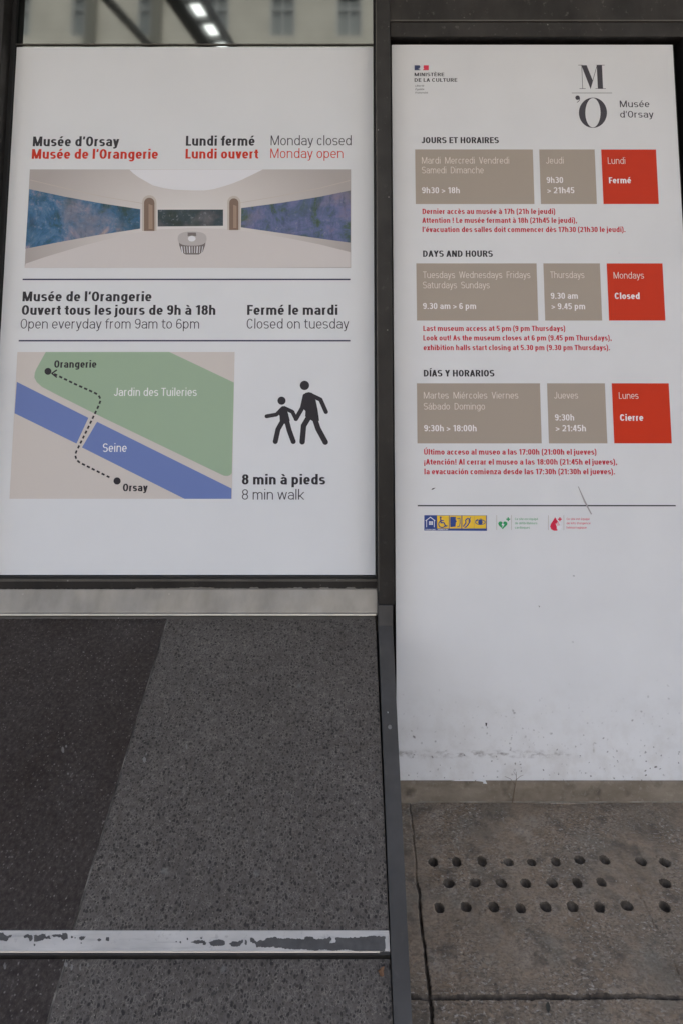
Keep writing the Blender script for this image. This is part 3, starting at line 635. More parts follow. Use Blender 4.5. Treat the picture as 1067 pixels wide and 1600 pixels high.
text([("Musée", 870+530*.1846, 870+780*.1846, 85+447*.1846, 85+391*.1846, 'r'), ("d’Orsay", 870+532*.1846, 870+815*.1846, 85+535*.1846, 85+479*.1846, 'r')], INK2, 'museum_name', bd)
# three languages
K = .4096
LANG = [
 (200, 'JOURS ET HORAIRES', (68, 363, 58, 35), (82, 290), ((45, 45, 493, 498), (517, 523, 728, 737), (753, 762, 962, 973)),
  (("Mardi  Mercredi  Vendredi", 70, 402, 136, 111), ("Samedi  Dimanche", 70, 305, 173, 148)), (("9h30 > 18h", 70, 214, 249, 226),),
  (("Jeudi", 543, 610, 136, 111),), (("9h30", 545, 608, 210, 187), ("> 21h45", 547, 651, 249, 226)), ("Lundi", 779, 845, 137, 112), ("Fermé", 783, 867, 211, 188),
  (("Dernier accès au musée à 17h (21h le jeudi)", 72, 578, 328, 308), ("Attention ! Le musée fermant à 18h (21h45 le jeudi),", 71, 661, 362, 342), ("l’évacuation des salles doit commencer dès 17h30 (21h30 le jeudi).", 72, 846, 397, 377))),
 (380, 'DAYS AND HOURS', (74, 340, 52, 28), (77, 295), ((49, 50, 507, 513), (532, 540, 748, 757), (774, 783, 987, 998)),
  (("Tuesdays  Wednesdays  Fridays", 74, 483, 133, 108), ("Saturdays  Sundays", 74, 328, 172, 147)), (("9.30 am > 6 pm", 74, 276, 251, 228),),
  (("Thursdays", 559, 689, 133, 108),), (("9.30 am", 561, 664, 212, 189), ("> 9.45 pm", 563, 692, 252, 229)), ("Mondays", 801, 916, 135, 110), ("Closed", 805, 900, 213, 189),
  (("Last museum access at 5 pm (9 pm Thursdays)", 75, 616, 335, 315), ("Look out! As the museum closes at 6 pm (9.45 pm Thursdays),", 75, 793, 371, 351), ("exhibition halls start closing at 5.30 pm (9.30 pm Thursdays).", 76, 787, 408, 388))),
 (560, 'DÍAS Y HORARIOS', (77, 346, 69, 44), (95, 324), ((51, 52, 520, 526), (547, 553, 768, 776), (793, 803, 1010, 1023)),
  (("Martes  Miércoles  Viernes", 77, 437, 153, 128), ("Sábado  Domingo", 77, 310, 195, 170)), (("9:30h > 18:00h", 78, 278, 278, 254),),
  (("Jueves", 574, 665, 153, 128),), (("9:30h", 577, 650, 237, 213), ("> 21:45h", 579, 695, 278, 254)), ("Lunes", 821, 895, 154, 129), ("Cierre", 825, 914, 238, 213),
  (("Último acceso al museo a las 17:00h (21:00h el jueves)", 78, 735, 367, 346), ("¡Atención! Al cerrar el museo a las 18:00h (21:45h el jueves),", 78, 814, 405, 384), ("la evacuación comienza desde las 17:30h (21:30h el jueves).", 79, 806, 442, 421)))]
def tx(oy, rows, wt): return [(s, 630+a*K, 630+b*K, oy+c*K, oy+d*K, wt) for s, a, b, c, d in rows]
for oy, head, hd, (t0, t1), bx, d1, h1, d2, h2, d3, h3, red in LANG:
    text(tx(oy, [(head, *hd)], 'b'), INK, 'section_heading', bd)
    for i, (a, b, c_, d_) in enumerate(bx):
        o = Print(1).quad((630+a*K, oy+t0*K), (630+c_*K, oy+t0*K), (630+d_*K, oy+t1*K), (630+b*K, oy+t1*K)).build('hours_box', (TAUPE, TAUPE, ORED)[i], bd); WL[o] = WL[bd]
        text(tx(oy, ((d1, d2, (d3,))[i]), 'l'), CREAM, 'day_names', o, 2)
        text(tx(oy, ((h1, h2, (h3,))[i]), 'b' if i == 2 else 'm'), PALE, 'hours_text', o, 2)
    text(tx(oy, red, 'b'), CRIM, 'access_note', bd)
Print(1).quad((652, 788.8), (1055, 789.4), (1055, 791.3), (652, 790.8)).build('rule', INK, bd)
# service pictograms
z8 = zf(650, 790, .2718)
sv = Print(1).poly(z8((45, 55), (405, 56), (405, 145), (45, 143))).build('access_label', NAVY, bd); WL[sv] = WL[bd]
yl = Print(2)
for x in (118, 190, 263, 332): yl.poly(z8((x, 57), (x+68, 57), (x+68, 131), (x, 131)))
yl.build('pictogram_tile', YEL, sv)
ic = Print(3)
ic.disc(*z8((139, 68))[0], 5.5*.2718).line(z8((139, 76), (141, 98), (158, 98), (168, 118), (175, 116)), 1.9).line(z8((141, 86), (155, 86)), 1.6)
ic.ring(*z8((147, 106))[0], 6.0, 6.0, 4.5, 4.5, 24, 20, 270)
ic.poly(z8((194, 64), (226, 64), (226, 80), (232, 92), (226, 96), (224, 120), (194, 124))).line(z8((236, 75), (250, 72), (251, 100), (246, 118), (234, 122)), 1.1)
ic.line(z8((270, 118), (284, 100), (282, 84), (292, 74), (304, 76), (308, 88), (302, 100), (294, 112), (286, 122), (278, 124)), 1.9).line(z8((312, 66), (300, 90)), 1.1)
ic.ring(*z8((367, 95))[0], 8.2, 4.2, 7.0, 3.0, 30).disc(*z8((367, 95))[0], 3.6).line(z8((340, 86), (352, 78)), .9).line(z8((364, 76), (376, 77)), .9)
ic.build('pictograms', NAVY, sv)
iw = Print(3)
iw.line(z8((58, 122), (58, 82)), 1.0).line(z8((54, 86), (80, 66), (106, 86)), 1.2).line(z8((102, 122), (102, 82)), 1.0)
for x, y in ((72, 90), (84, 90), (72, 101), (84, 101)): iw.poly(z8((x, y), (x+10, y), (x+10, y+9), (x, y+9)))
iw.build('house_pictogram', WHT, sv)
text([("TOURISME & HANDICAP".replace('&', '-'), *[650+x*.2718 for x in (50, 182)], 790+140*.2718, 790+134*.2718, 'm')], WHT, 'label_name', sv, 3)
def heart(cx, cy, r):
    return [(cx + r*16/17*math.sin(t)**3, cy - r/17*(13*math.cos(t)-5*math.cos(2*t)-2*math.cos(3*t)-math.cos(4*t))) for t in [2*math.pi*i/28 for i in range(28)]]
g = Print(1); cx, cy = z8((496, 110))[0]
g.poly(heart(cx, cy, 7.6)); px_, py_ = z8((527, 78))[0]
g.poly([(px_-3, py_-1), (px_+3, py_-1), (px_+3, py_+1), (px_-3, py_+1)]).poly([(px_-1, py_-3), (px_+1, py_-3), (px_+1, py_+3), (px_-1, py_+3)])
o = g.build('heart_pictogram', GRN, bd); WL[o] = WL[bd]
Print(2).poly(z8((500, 92), (488, 112), (496, 113), (491, 130), (506, 107), (498, 106))).build('flash', WHT, o)
text([(s, 650+566*.2718, 650+x1*.2718, 790+y*.2718, 790+(y-13)*.2718, 'r') for s, x1, y in (("Ce site est équipé", 698, 83), ("de défibrillateurs", 694, 107), ("cardiaques", 652, 132))], GRN, 'service_text', bd)
g = Print(1)
drop = [(797, 66), (806, 82), (822, 104), (827, 120), (820, 136), (806, 144), (790, 144), (775, 136), (768, 120), (773, 104), (788, 82)]
g.poly(z8(*drop)); px_, py_ = z8((824, 78))[0]
g.poly([(px_-3, py_-1), (px_+3, py_-1), (px_+3, py_+1), (px_-3, py_+1)]).poly([(px_-1, py_-3), (px_+1, py_-3), (px_+1, py_+3), (px_-1, py_+3)])
o = g.build('drop_pictogram', FRED, bd); WL[o] = WL[bd]
hd_ = Print(2).poly(z8((806, 118), (824, 114), (832, 122), (829, 138), (816, 144), (806, 134)))
for p, q in (((808, 120), (802, 104)), ((813, 116), (809, 98)), ((819, 115), (818, 97)), ((825, 117), (827, 101)), ((830, 128), (836, 116))): hd_.line(z8(p, q), 1.15)
hd_.build('hand', WHT, o)
text([(s, 650+863*.2718, 650+x1*.2718, 790+y*.2718, 790+(y-13)*.2718, 'r') for s, x1, y in (("Ce site est équipé", 995, 83), ("de kits d’urgence", 1000, 107), ("hémorragique", 978, 132))], FRED, 'service_text', bd)
for xa in (460, 545, 757, 846): Print(1).poly(z8((xa, 55), (xa+2, 55), (xa+2, 140), (xa, 140))).build('divider', TAUPE, bd)
sc_ = Print(3).poly([(902, 760), (903.2, 760), (913, 781), (924, 803), (922.5, 804), (911.5, 784)]).build('scratch', print_mat('scratch grey', ink(132, 128, 128)), bd)
SCUFF = print_mat('scuff black', ink(40, 38, 38))
for q in ([(673, 765.5), (675, 763), (680, 761.8), (676.5, 764.6)], [(840.5, 946), (843, 947.5), (842, 949)], [(757.5, 1129), (760.5, 1129.5), (759.5, 1135), (758, 1134)]): Print(1).poly(q).build('scuff', SCUFF, bd)

# ================================================================ the sloping terrazzo plinth under the window
SG = R(26); P0 = (-.030, .6065); cs, sn = math.cos(SG), math.sin(SG)
def SL(x, s, h=0.0): return (x, P0[0] - s*cs - h*sn, P0[1] - s*sn + h*cs)
pl = thing('terrazzo_plinth', (-.5, -.6, 0), 'sloping dark terrazzo plinth edged in steel, below the window notice', 'plinth')
def slab(name, mat, xa, xb, s0, s1, h, th, skew=0.0, bev=.0015):
    p = [SL(xa, s0, h-th), SL(xb, s0, h-th), SL(xb, s1, h-th), SL(xa, s1, h-th), SL(xa, s0, h), SL(xb, s0, h), SL(xb, s1, h), SL(xa, s1, h)]
    p = [p[i] for i in (3, 2, 1, 0, 7, 6, 5, 4)]
    return MB().hexa(p).build(name, mat, pl, bevel=bev)
S1, S2, S3 = .7885, .8215, 1.34
XS = -.6085
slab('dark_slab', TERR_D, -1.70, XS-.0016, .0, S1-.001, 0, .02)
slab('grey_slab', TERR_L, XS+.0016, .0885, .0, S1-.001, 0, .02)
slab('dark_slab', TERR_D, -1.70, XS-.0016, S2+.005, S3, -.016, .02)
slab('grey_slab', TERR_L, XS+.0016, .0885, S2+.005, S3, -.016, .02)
# mortar in the seam, a little proud in places
def seam(s0, s1, h):
    vv, ff = [], []; n = int((s1-s0)/.008)
    for i in range(n+1):
        s = s0 + (s1-s0)*i/n; w = .0009 + .0010*max(0, math.sin(i*.21)*math.sin(i*.047+1))**2 + random.uniform(0, .0007)
        vv += [SL(XS-w, s, h-.0022 + .0022*(math.sin(i*.09)*math.sin(i*.31) > -.15)), SL(XS+w*.9, s, h+.0002)]
    ff = [[2*i, 2*i+2, 2*i+3, 2*i+1] for i in range(n)]
    obj('mortar_seam', vv, ff, MORTAR, pl)
seam(.004, S1-.002, .0003); seam(S2+.006, S3, -.0157)
p = [SL(-1.70, S2, -.022), SL(.0885, S2, -.022), SL(.0885, S1, -.022), SL(-1.70, S1, -.022), SL(-1.70, S2, .0015), SL(.0885, S2, .0015), SL(.0885, S1, .0015), SL(-1.70, S1, .0015)]
nose = MB().hexa(p).build('metal_strip', NOSE, pl, bevel=.001)
MB().tube([SL(-1.70, S2+.0008, .0003), SL(.066, S2+.0008, .0003)], .0017, 8).build('edge_glint', EDGE, nose)  # bright metal line shaped as the specular glint of the front edge
p = [SL(-1.70, S2+.0045, -.03), SL(.0885, S2+.0045, -.03), SL(.0885, S2+.0002, -.03), SL(-1.70, S2+.0002, -.03), SL(-1.70, S2+.0045, -.0035), SL(.0885, S2+.0045, -.0035), SL(.0885, S2+.0002, -.002), SL(-1.70, S2+.0002, -.002)]
MB().hexa(p).build('riser', RISER, pl)
# dark bare patches where the silver paint has flaked off (traced outlines, roughened)
def on_slope(px, py, h):
    r = ray(px, py); q0 = SL(0, 0, h); k = (q0[2]-EYE - math.tan(SG)*(q0[1]+DIST)) / (r[2] - math.tan(SG)*r[1])
    return (r[0]*k, -DIST + r[1]*k, EYE + r[2]*k)
def ragged(pts, amp, it=2):
    fine = []
    for (xa, ya), (xb, yb) in zip(pts, pts[1:]+pts[:1]):
        n = max(1, int(math.hypot(xb-xa, yb-ya)/3.2)); fine += [(xa+(xb-xa)*i/n + random.uniform(-.55, .55)*(i > 0), ya+(yb-ya)*i/n + random.uniform(-.9, .9)*(i > 0)) for i in range(n)]
    pts = fine
    for _ in range(it):
        out = []
        for (xa, ya), (xb, yb) in zip(pts, pts[1:]+pts[:1]):
            l = min(math.hypot(xb-xa, yb-ya), 7); out += [(xa, ya), ((xa+xb)/2 + random.uniform(-amp, amp)*l, (ya+yb)/2 + random.uniform(-amp, amp)*l)]
        pts = out
    return pts
def blob(x, y, a, b_): return [(x+a*math.cos(t)*random.uniform(.7, 1.2), y+b_*math.sin(t)*random.uniform(.7, 1.2)) for t in [2*math.pi*i/8 for i in range(8)]]
za, zb = zf(0, 1400, .3), zf(320, 1400, .3187)
chips = [za(*q) for q in (
  [(-20, 190), (18, 188), (25, 200), (45, 208), (62, 200), (64, 207), (45, 220), (38, 236), (22, 232), (-20, 222)],
  [(125, 208), (140, 200), (168, 203), (172, 215), (165, 235), (158, 238), (148, 218), (128, 218)],
  [(178, 205), (190, 200), (200, 208), (220, 196), (240, 195), (245, 212), (260, 205), (268, 222), (255, 222), (240, 222), (225, 232), (205, 235), (182, 240)],
  [(272, 205), (300, 200), (325, 203), (330, 192), (352, 196), (356, 225), (330, 232), (320, 215), (300, 212), (278, 212)],
  [(412, 216), (430, 211), (448, 210), (440, 225), (425, 232), (415, 225)], [(995, 240), (1020, 230), (1067, 232), (1070, 245), (1025, 250)],
  blob(377, 214, 6, 6), blob(393, 218, 4, 4), blob(520, 228, 11, 9), blob(562, 225, 11, 11), blob(182, 254, 6, 6), blob(425, 245, 4, 4), blob(920, 238, 4, 4), blob(942, 240, 6, 6), blob(978, 224, 5, 7), blob(1050, 219, 7, 5))]
chips += [zb(*q) for q in (
  [(-8, 225), (10, 228), (5, 240), (-8, 240)], [(20, 228), (45, 215), (80, 214), (100, 222), (100, 238), (70, 245), (30, 240)],
  [(120, 235), (140, 222), (165, 225), (185, 212), (190, 228), (175, 245), (150, 248), (130, 245)], blob(204, 227, 6, 13),
  [(222, 205), (240, 208), (258, 225), (275, 215), (290, 218), (310, 205), (340, 200), (370, 208), (430, 208), (490, 210), (500, 198), (530, 200), (545, 212), (600, 208), (615, 198), (622, 215), (612, 232), (640, 228), (640, 205), (700, 205), (770, 200), (810, 196), (884, 198), (884, 272), (850, 272), (800, 271), (740, 272), (700, 262), (640, 268), (590, 262), (540, 268), (490, 262), (460, 262), (420, 262), (380, 255), (330, 250), (290, 250), (255, 252), (250, 235), (225, 225)])]
for q in chips:
    q = ragged(q, .22); v_ = [on_slope(px, py, .0018) for px, py in q]
    a2 = sum(v_[i][0]*v_[(i+1) % len(v_)][1]-v_[(i+1) % len(v_)][0]*v_[i][1] for i in range(len(v_)))
    obj('bare_patch', v_, [list(range(len(v_))) if a2 > 0 else list(range(len(v_)))[::-1]], BARE, nose)
# pale flecks, drips and scuffs on the stone
for px, py, a_, c_, hh in ((226, 1187, 2.6, 5, 0), (229, 1178, 1.4, 2.4, 0), (292, 1167, 1.7, 4.5, 0), (288, 1174, 1.6, 1.4, 0), (99, 1172, 2.6, 4.5, 0), (104, 1166, 1.6, 2.4, 0), (107, 1209, 1.5, 2, 0), (131, 1019, 1.6, 1.3, 0),
                           (176, 1063, 1.5, 1.5, 0), (196, 1062, 1.2, 1, 0), (266, 1283, 1.6, 2.2, 0), (8, 1510, 2.4, 6, 1), (104, 1507, 3.2, 3.5, 1), (113, 1511, 1.6, 6, 1), (126, 1512, 1.6, 6, 1), (138, 1508, 1.8, 4, 1), (64, 1553, 1.6, 1.2, 1), (341, 1546, 1.4, 2, 1)):
    q = ragged(blob(px, py, a_, c_), .2); v_ = [on_slope(x, y, .0009 if not hh else -.0151) for x, y in q]
    a2 = sum(v_[i][0]*v_[(i+1) % len(v_)][1]-v_[(i+1) % len(v_)][0]*v_[i][1] for i in range(len(v_)))
    obj('pale_fleck', v_, [list(range(len(v_))) if a2 > 0 else list(range(len(v_)))[::-1]], FLECK, pl)
# grey sealant along the top of the slabs
v_, f_ = [], []
for i in range(160):
    x = -1.7 + 1.786*i/159; v_ += [SL(x, -.001, .0035), SL(x, .0150+random.uniform(-.002, .002), .0005)]
obj('sealant', v_, [[2*i, 2*i+1, 2*i+3, 2*i+2] for i in range(159)], SEAL, pl)
# core under the slabs
a, b = SL(0, .0, -.04), SL(0, S3-.01, -.04)
MB().prism([(a[1]+.015, 0), (a[1]+.015, a[2]), (a[1], a[2]), (b[1], b[2]), (b[1], 0)], -1.69, .088).build('core', RISER, pl)
# steel edge: a short upright piece on the wall, then a bar down the slope and its side plate
def tx0(s): return .0968 - .0075*min(s/.95, 1.3)
def tx1(s): return .1455 - .0200*min(s/.95, 1.3)
H0, HB = .0055, -.06
st_ = [.004, .2, .4, .6, .8, 1.0, 1.2, S3]
v_, f_ = [], []
for s in st_: v_ += [SL(tx0(s), s, HB), SL(tx1(s), s, HB), SL(tx1(s), s, H0), SL(tx0(s), s, H0)]
for i in range(len(st_)-1):
    for k in range(4): f_.append([4*i+k, 4*i+4+k, 4*i+4+(k+1) % 4, 4*i+(k+1) % 4])
f_ += [[3, 2, 1, 0][::-1], [4*(len(st_)-1)+k for k in (3, 2, 1, 0)]]
trim = obj('edge_trim', v_, f_, TRIM, pl, bevel=.0015); WL[trim] = WL[pl]
MB().box(.0968, .1455, -.0735, -.030, .585, .6555).build('trim_upstand', TRIM, pl, bevel=.001)
prof = [SL(0, .01, HB-.001)[1:], SL(0, S3, HB-.001)[1:], (SL(0, S3, HB)[1], 0.0), (SL(0, .01, HB)[1], 0.0)]
MB().prism(prof, .0890, .1170).build('side_plate', TRIM, pl)
def screw(px, py, s, parent, r=.0058):
    x = (tx0(s)+tx1(s))/2 if px is None else px
    vv, ff = [], []
    n = 18
    for rr_, hh in ((r, H0+.0002), (r*.92, H0+.0016), (r*.55, H0+.0022)):
        for k in range(n):
            a = 2*math.pi*k/n; vv.append(SL(x+rr_*math.cos(a), s+rr_*math.sin(a), hh))
    for j in range(2):
        for k in range(n): ff.append([j*n+k, j*n+(k+1) % n, (j+1)*n+(k+1) % n, (j+1)*n+k])
    ff.append([2*n+k for k in range(n)])
    o = obj('screw', vv, ff, SCREW, parent, smooth=False)
    vv = [SL(x+r*.34*math.cos(2*math.pi*k/6), s+r*.34*math.sin(2*math.pi*k/6), H0+.0024) for k in range(6)]
    return o
screw(.1155, 0, .365, trim); screw(.112, 0, .355-.03, trim, .002)
vv = [(.1195+.0045*math.cos(2*math.pi*k/16), -.0742, .638+.0045*math.sin(2*math.pi*k/16)) for k in range(16)]
obj('screw', vv, [list(range(16))], TRIM, trim)

# ================================================================ pavement: slabs with drilled studs, joints and a chipped corner
x0, x1, y0, y1, st = .118, 1.40, -.84, -.0005, .0019
nx, ny = int((x1-x0)/st), int((y1-y0)/st)
gx, gy = np.meshgrid(np.linspace(x0, x1, nx), np.linspace(y0, y1, ny))
def smooth_noise(cell, seed):
    r = np.random.default_rng(seed); g_ = r.standard_normal((int((y1-y0)/cell)+4, int((x1-x0)/cell)+4))
    fx, fy = (gx-x0)/cell, (gy-y0)/cell; ix, iy = fx.astype(int), fy.astype(int); tx_, ty_ = fx-ix, fy-iy
    tx_ = tx_*tx_*(3-2*tx_); ty_ = ty_*ty_*(3-2*ty_)
    return (g_[iy, ix]*(1-tx_)+g_[iy, ix+1]*tx_)*(1-ty_) + (g_[iy+1, ix]*(1-tx_)+g_[iy+1, ix+1]*tx_)*ty_
n1, n2, n3, n4 = smooth_noise(.14, 1), smooth_noise(.03, 2), smooth_noise(.009, 3), smooth_noise(.004, 4)
recess_mask = np.zeros_like(gx, bool)
z = .0016*n1 + .0007*n2 + .00038*n3 + .00028*n4
def groove(d, w, depth): return -depth*np.clip(1.3-np.abs(d)/(w/2), 0, 1)
wob = .0022*n2
jx = .1955 + .004*np.sin((gy+.3)*5)
z += groove(gx-jx+wob, np.where(gy < -.30, .0072, .005)*(1+.25*n3), 1)*(.004+.009*np.clip((-.28-gy)/.08, 0, 1))
z += groove(gy+.603+wob*.5, .0072*(1+.35*n3), .014)
z += groove(gx-.8145+wob*1.5, .0045*(1+.4*n3), 1)*np.where(gy < -.36, .0028, .0013)*(1+.6*n2)
z += np.where(gy < -.603, -.002, 0)
recess_mask |= (np.abs(gy+.603+wob*.5) < .0043*(1+.3*n3)) | ((np.abs(gx-jx+wob) < .0030*(1+.3*n3)) & (gy < -.30))
HOLES = [(676, 1345, .8), (712, 1345, 1), (752, 1345, 1), (793, 1345, .9), (829, 1345, .55), (867, 1344, .8), (904, 1342, 1.1), (943, 1342, 1.1), (1000, 1344, 1.1), (1037, 1345, 1),
         (700, 1378, 1), (741, 1378, .9), (782, 1378, 1), (820, 1377, .95), (861, 1377, 1), (900, 1378, .85), (938, 1377, .7), (1038, 1377, 1.1),
         (685, 1415, .85), (727, 1414, 1), (770, 1415, .9), (812, 1417, .8), (851, 1414, 1.15), (893, 1414, 1), (935, 1415, 1), (978, 1413, 1.2), (1037, 1415, 1.1)]
for hx, hy, kk in HOLES:
    cx, cy = G(hx, hy); cy -= .003
    rr = .0145*(.72+.28*kk); as_ = random.uniform(.92, 1.1); d = np.hypot((gx-cx)*as_, (gy-cy)/as_) + .0006*n3
    recess_mask |= d < rr*.99
    z += -.022*(.6+.4*kk)*np.clip((rr-d)/(rr*.24), 0, 1) - .0015*np.clip((rr*1.25-d)/(rr*.3), 0, 1)
verts = np.stack([gx, gy, z], -1).reshape(-1, 3)
i_ = np.arange(nx*ny).reshape(ny, nx)
faces = np.stack([i_[:-1, :-1], i_[:-1, 1:], i_[1:, 1:], i_[1:, :-1]], -1).reshape(-1, 4)
me = bpy.data.meshes.new('pavement'); me.vertices.add(len(verts)); me.vertices.foreach_set('co', verts.astype('f').ravel())
me.loops.add(faces.size); me.loops.foreach_set('vertex_index', faces.ravel().astype('i'))
me.polygons.add(len(faces)); me.polygons.foreach_set('loop_start', np.arange(0, faces.size, 4, dtype='i')); me.polygons.foreach_set('loop_total', np.full(len(faces), 4, dtype='i'))
me.update(); me.validate(); me.shade_smooth(); me.materials.append(STONE); me.materials.append(RECESS_TONE)    # second, darker material for faces inside the drilled holes and joints
me.polygons.foreach_set('material_index', (recess_mask[:-1, :-1] | recess_mask[1:, :-1] | recess_mask[:-1, 1:] | recess_mask[1:, 1:]).ravel().astype('i'))
pav = bpy.data.objects.new('pavement', me); C.objects.link(pav); tag(pav, kind='structure')
q = []
def sheet(a, b, c, d): q.append((a, b, c, d))
sheet(-12, .118, -5, 0); sheet(1.40, 12, -5, 0); sheet(.118, 1.40, -5, -.84)
v_, f_ = [], []
for a, b, c, d in q:
    k = len(v_); v_ += [(a, c, -.001), (b, c, -.001), (b, d, -.001), (a, d, -.001)]; f_.append([k, k+1, k+2, k+3])
tag(obj('pavement', v_, f_, STONE), kind='structure')
tag(obj('ground', [(-300, -300, -.03), (300, -300, -.03), (300, 60, -.03), (-300, 60, -.03)], [[0, 1, 2, 3]], ASPH), kind='structure')

# ---------------------------------------------------------------- litter at the foot of the board
TW = M('dry brown stem', (.14, .095, .06), .8).m
tw = thing('dry_twig', (*[G(805, 1250)[0]], -.012, .0), 'dry brown twig leaning on the lower edge of the opening hours board', 'twig')
def wp(px, py, Y): a = W(px, py, Y); return (a[0], Y, a[1])
mb = MB().tube([wp(800, 1254, -.016), wp(803, 1235, -.012), wp(806, 1218, -.009), wp(806, 1206, -.007)], [.0011, .001, .0008, .0004], 6)
mb.build('stem', TW, tw)
MB().tube([wp(804, 1226, -.010), wp(797, 1217, -.010), wp(788, 1213, -.008)], [.0008, .0006, .0003], 6).tube([wp(805, 1219, -.009), wp(812, 1213, -.009), wp(817, 1211, -.007)], [.0007, .0005, .0003], 6).tube([wp(806, 1212, -.008), wp(801, 1205, -.008)], [.0006, .0003], 6).build('side_shoots', TW, tw)
lx, ly = G(856, 1577)
lf = []
for k in range(11):
    t = k/10; wd = .0048*math.sin(math.pi*min(1, t*1.02))**.8; x = lx - .004 + .008*t; y = ly - .012 + .024*t
    lf += [(x-wd, y+wd*.3, .004+.003*math.sin(3*t)), (x, y, .002+.002*t), (x+wd, y-wd*.3, .0045)]
ff = []
for k in range(10):
    for j in (0, 1): ff.append([3*k+j, 3*k+j+1, 3*k+j+4, 3*k+j+3])
RUST = M('rusty leaf', (.16, .085, .045), .8).m
def scrap(px, py, sz, n):
    o_ = on_slope(px, py, -.0140); v_ = []
    for i in range(n):
        t = 2*math.pi*i/n; r_ = sz*random.uniform(.6, 1.25); v_.append((o_[0]+r_*math.cos(t), o_[1]+r_*.7*math.sin(t), o_[2]+.004*math.sin(2*t)+.35*r_*math.sin(t)+.002))
    c_ = len(v_); v_.append((o_[0], o_[1], o_[2]+.0035))
    return v_, [[i, (i+1) % n, c_] for i in range(n)]
v_, f_ = scrap(594, 1519, .0085, 11)
tag(obj('dead_leaf', v_, f_, RUST, loc=on_slope(594, 1519, -.014)), 'rusty brown leaf scrap caught in the corner below the chipped metal strip', 'leaf')
LEAF = M('dark wet leaf', (.03, .032, .026), .5).m
tag(obj('fallen_leaf', lf, ff, LEAF, smooth=True), 'small dark curled leaf lying on the paving below the holes', 'leaf')

# ================================================================ across the street, seen in the window glass
def mirror(px, py, d):
    """point seen in the glass at this photo pixel, d metres in front of the wall"""
    r = ray(px, py); k = DIST/r[1]; m_ = d/r[1]
    return (r[0]*(k+m_), -d, EYE + r[2]*(k+m_))
hs = thing('stone_house', (0, -33, 0), 'pale limestone building with tall windows, mirrored in the glass above the window notice', 'building')
fz = -33.0
wallm = MB()
wx = [-27.3+3.9*i for i in range(15)]
fl0 = [1.2, 6.0, 10.4, 14.4, 18.2]
for k in range(len(fl0)):                                        # piers and spandrels round the openings
    zb, zt = fl0[k], fl0[k]+2.5
    prev = -30
    for x in wx: wallm.box(prev, x-.75, fz-.5, fz, zb, zt); prev = x+.75
    wallm.box(prev, 32, fz-.5, fz, zb, zt)
    wallm.box(-30, 32, fz-.5, fz, (0 if k == 0 else fl0[k-1]+2.5), zb)
wallm.box(-30, 32, fz-.5, fz, fl0[-1]+2.5, 22.6)
wallm.build('wall', LIME, hs)
MB().box(-30, 32, fz, fz+.35, 21.9, 22.3).box(-30, 32, fz, fz+.2, 17.2, 17.45).box(-30, 32, fz, fz+.22, 9.5, 9.8).build('cornice', LIME, hs)
MB().prism([(fz-.5, 22.6), (fz-.1, 22.6), (fz-1.8, 25.2), (fz-7, 26)], -30, 32).build('roof', ROOF, hs)
MB().box(-30, 32, fz-9, fz-.52, 0, 22.5).build('body', LIME, hs)
for k, zb in enumerate(fl0):
    for x in wx:
        if abs(x) > 18 and k < 2: continue
        w_ = MB().box(x-.75, x-.63, fz-.25, fz-.1, zb, zb+2.5).box(x+.63, x+.75, fz-.25, fz-.1, zb, zb+2.5).box(x-.62, x+.62, fz-.25, fz-.1, zb+2.38, zb+2.5).box(x-.04, x+.04, fz-.25, fz-.1, zb, zb+2.37).box(x-.62, x+.62, fz-.24, fz-.11, zb+1.6, zb+1.68).build('window', SHUT, hs)
        WL[w_] = WL[hs]
        MB().box(x-.62, x+.62, fz-.3, fz-.26, zb, zb+2.38).build('pane', DKWIN, w_)
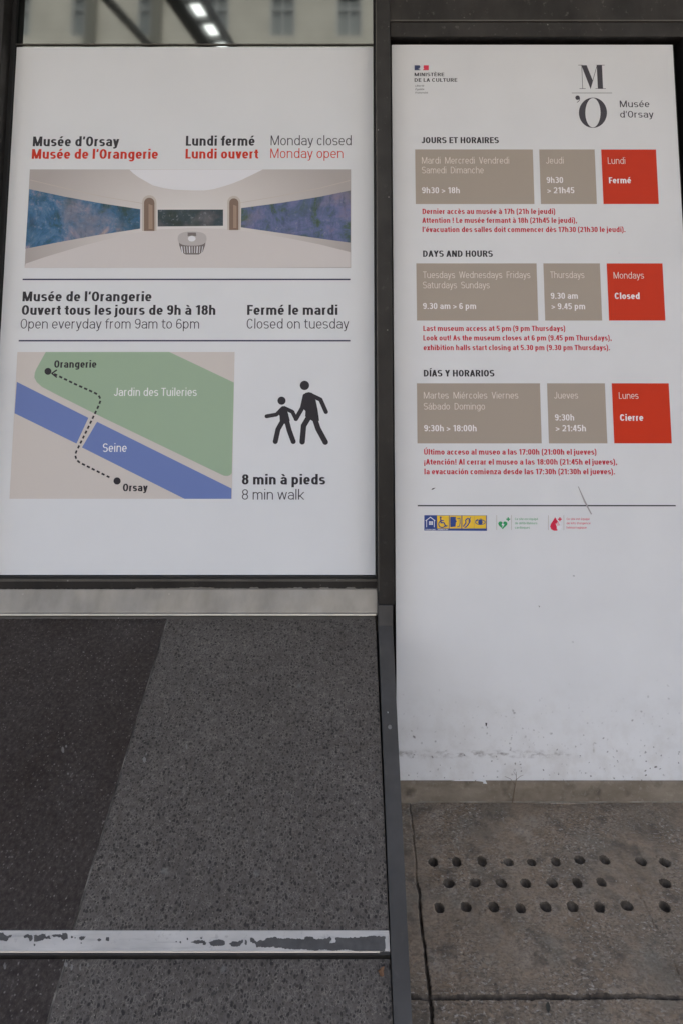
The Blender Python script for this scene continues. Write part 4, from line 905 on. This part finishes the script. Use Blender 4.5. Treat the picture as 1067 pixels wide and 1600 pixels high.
for px in (140, 243):
    x = mirror(px, 36, 32.6)[0]; MB().box(x-.28, x+.28, -32.99, -32.6, 0, 22.6).build('drainpipe', PIPE, hs)
# the entrance canopy overhead, which shades the front
cp = thing('steel_canopy', (0, -1.6, 4.6), 'dark steel entrance canopy over the pavement, above the frame of the photo', 'canopy')
MB().box(-9, 9, -3.1, -.03, 4.60, 4.72).build('roof_plate', BEAM, cp)
for x in (-6, -3, 0, 3, 6): MB().box(x-.06, x+.06, -3.0, -.03, 4.40, 4.598).build('rib', BEAM, cp)
# canopy beams over the entrance, behind the viewer
def beam(name, A, B, w, h, label, panels, ext=1.2):
    A, B = np.array(A), np.array(B); dv = (B-A); A, B = A-dv*.3, B+dv*ext; dv = dv/np.linalg.norm(dv)
    side = np.cross(dv, (0, 0, 1)); side /= np.linalg.norm(side); up = np.cross(side, dv)
    t = thing(name, tuple((A+B)/2), label, 'canopy beam')
    def bar(P, Q, o0, o1, u0, u1):
        return [tuple(P_+side*o+up*u) for u in (u0, u1) for P_, o in ((P, o0), (P, o1), (Q, o1), (Q, o0))]
    mb = MB().hexa(bar(A, B, -w/2, w/2, -h/2, h/2)); mb.build('girder', BEAM, t)
    mb = MB().hexa(bar(A, B, w*1.5, w*1.75, -h/2, h/2)); mb.build('rail', BEAM, t)
    n = int(np.linalg.norm(B-A)/panels[0])
    rg = MB(); lm = []
    for i in range(n):
        P, Q = A+(B-A)*(i/n), A+(B-A)*((i+.25)/n)
        rg.hexa(bar(P, Q, w/2+.002, w*1.5-.002, -h*.3, h*.3))
        if panels[1]:
            P2, Q2 = A+(B-A)*((i+.28)/n), A+(B-A)*((i+.97)/n)
            MB().hexa(bar(P2, Q2, w*.55, w*1.45, h*.1, h*.3)).build('glow_panel', GLOW_WHITE, t)
    rg.build('rungs', BEAM, t)
    return t
beam('canopy_beam', mirror(327, 73, 6.2), mirror(277, 0, 5.2), .20, .14, 'black canopy beam with glowing white panels, mirrored above the window notice', (.40, True))
beam('canopy_beam', mirror(232, 73, 7.5), mirror(165, 0, 5.6), .05, .06, 'thinner plain canopy beam, mirrored left of the panelled beam', (.22, False))
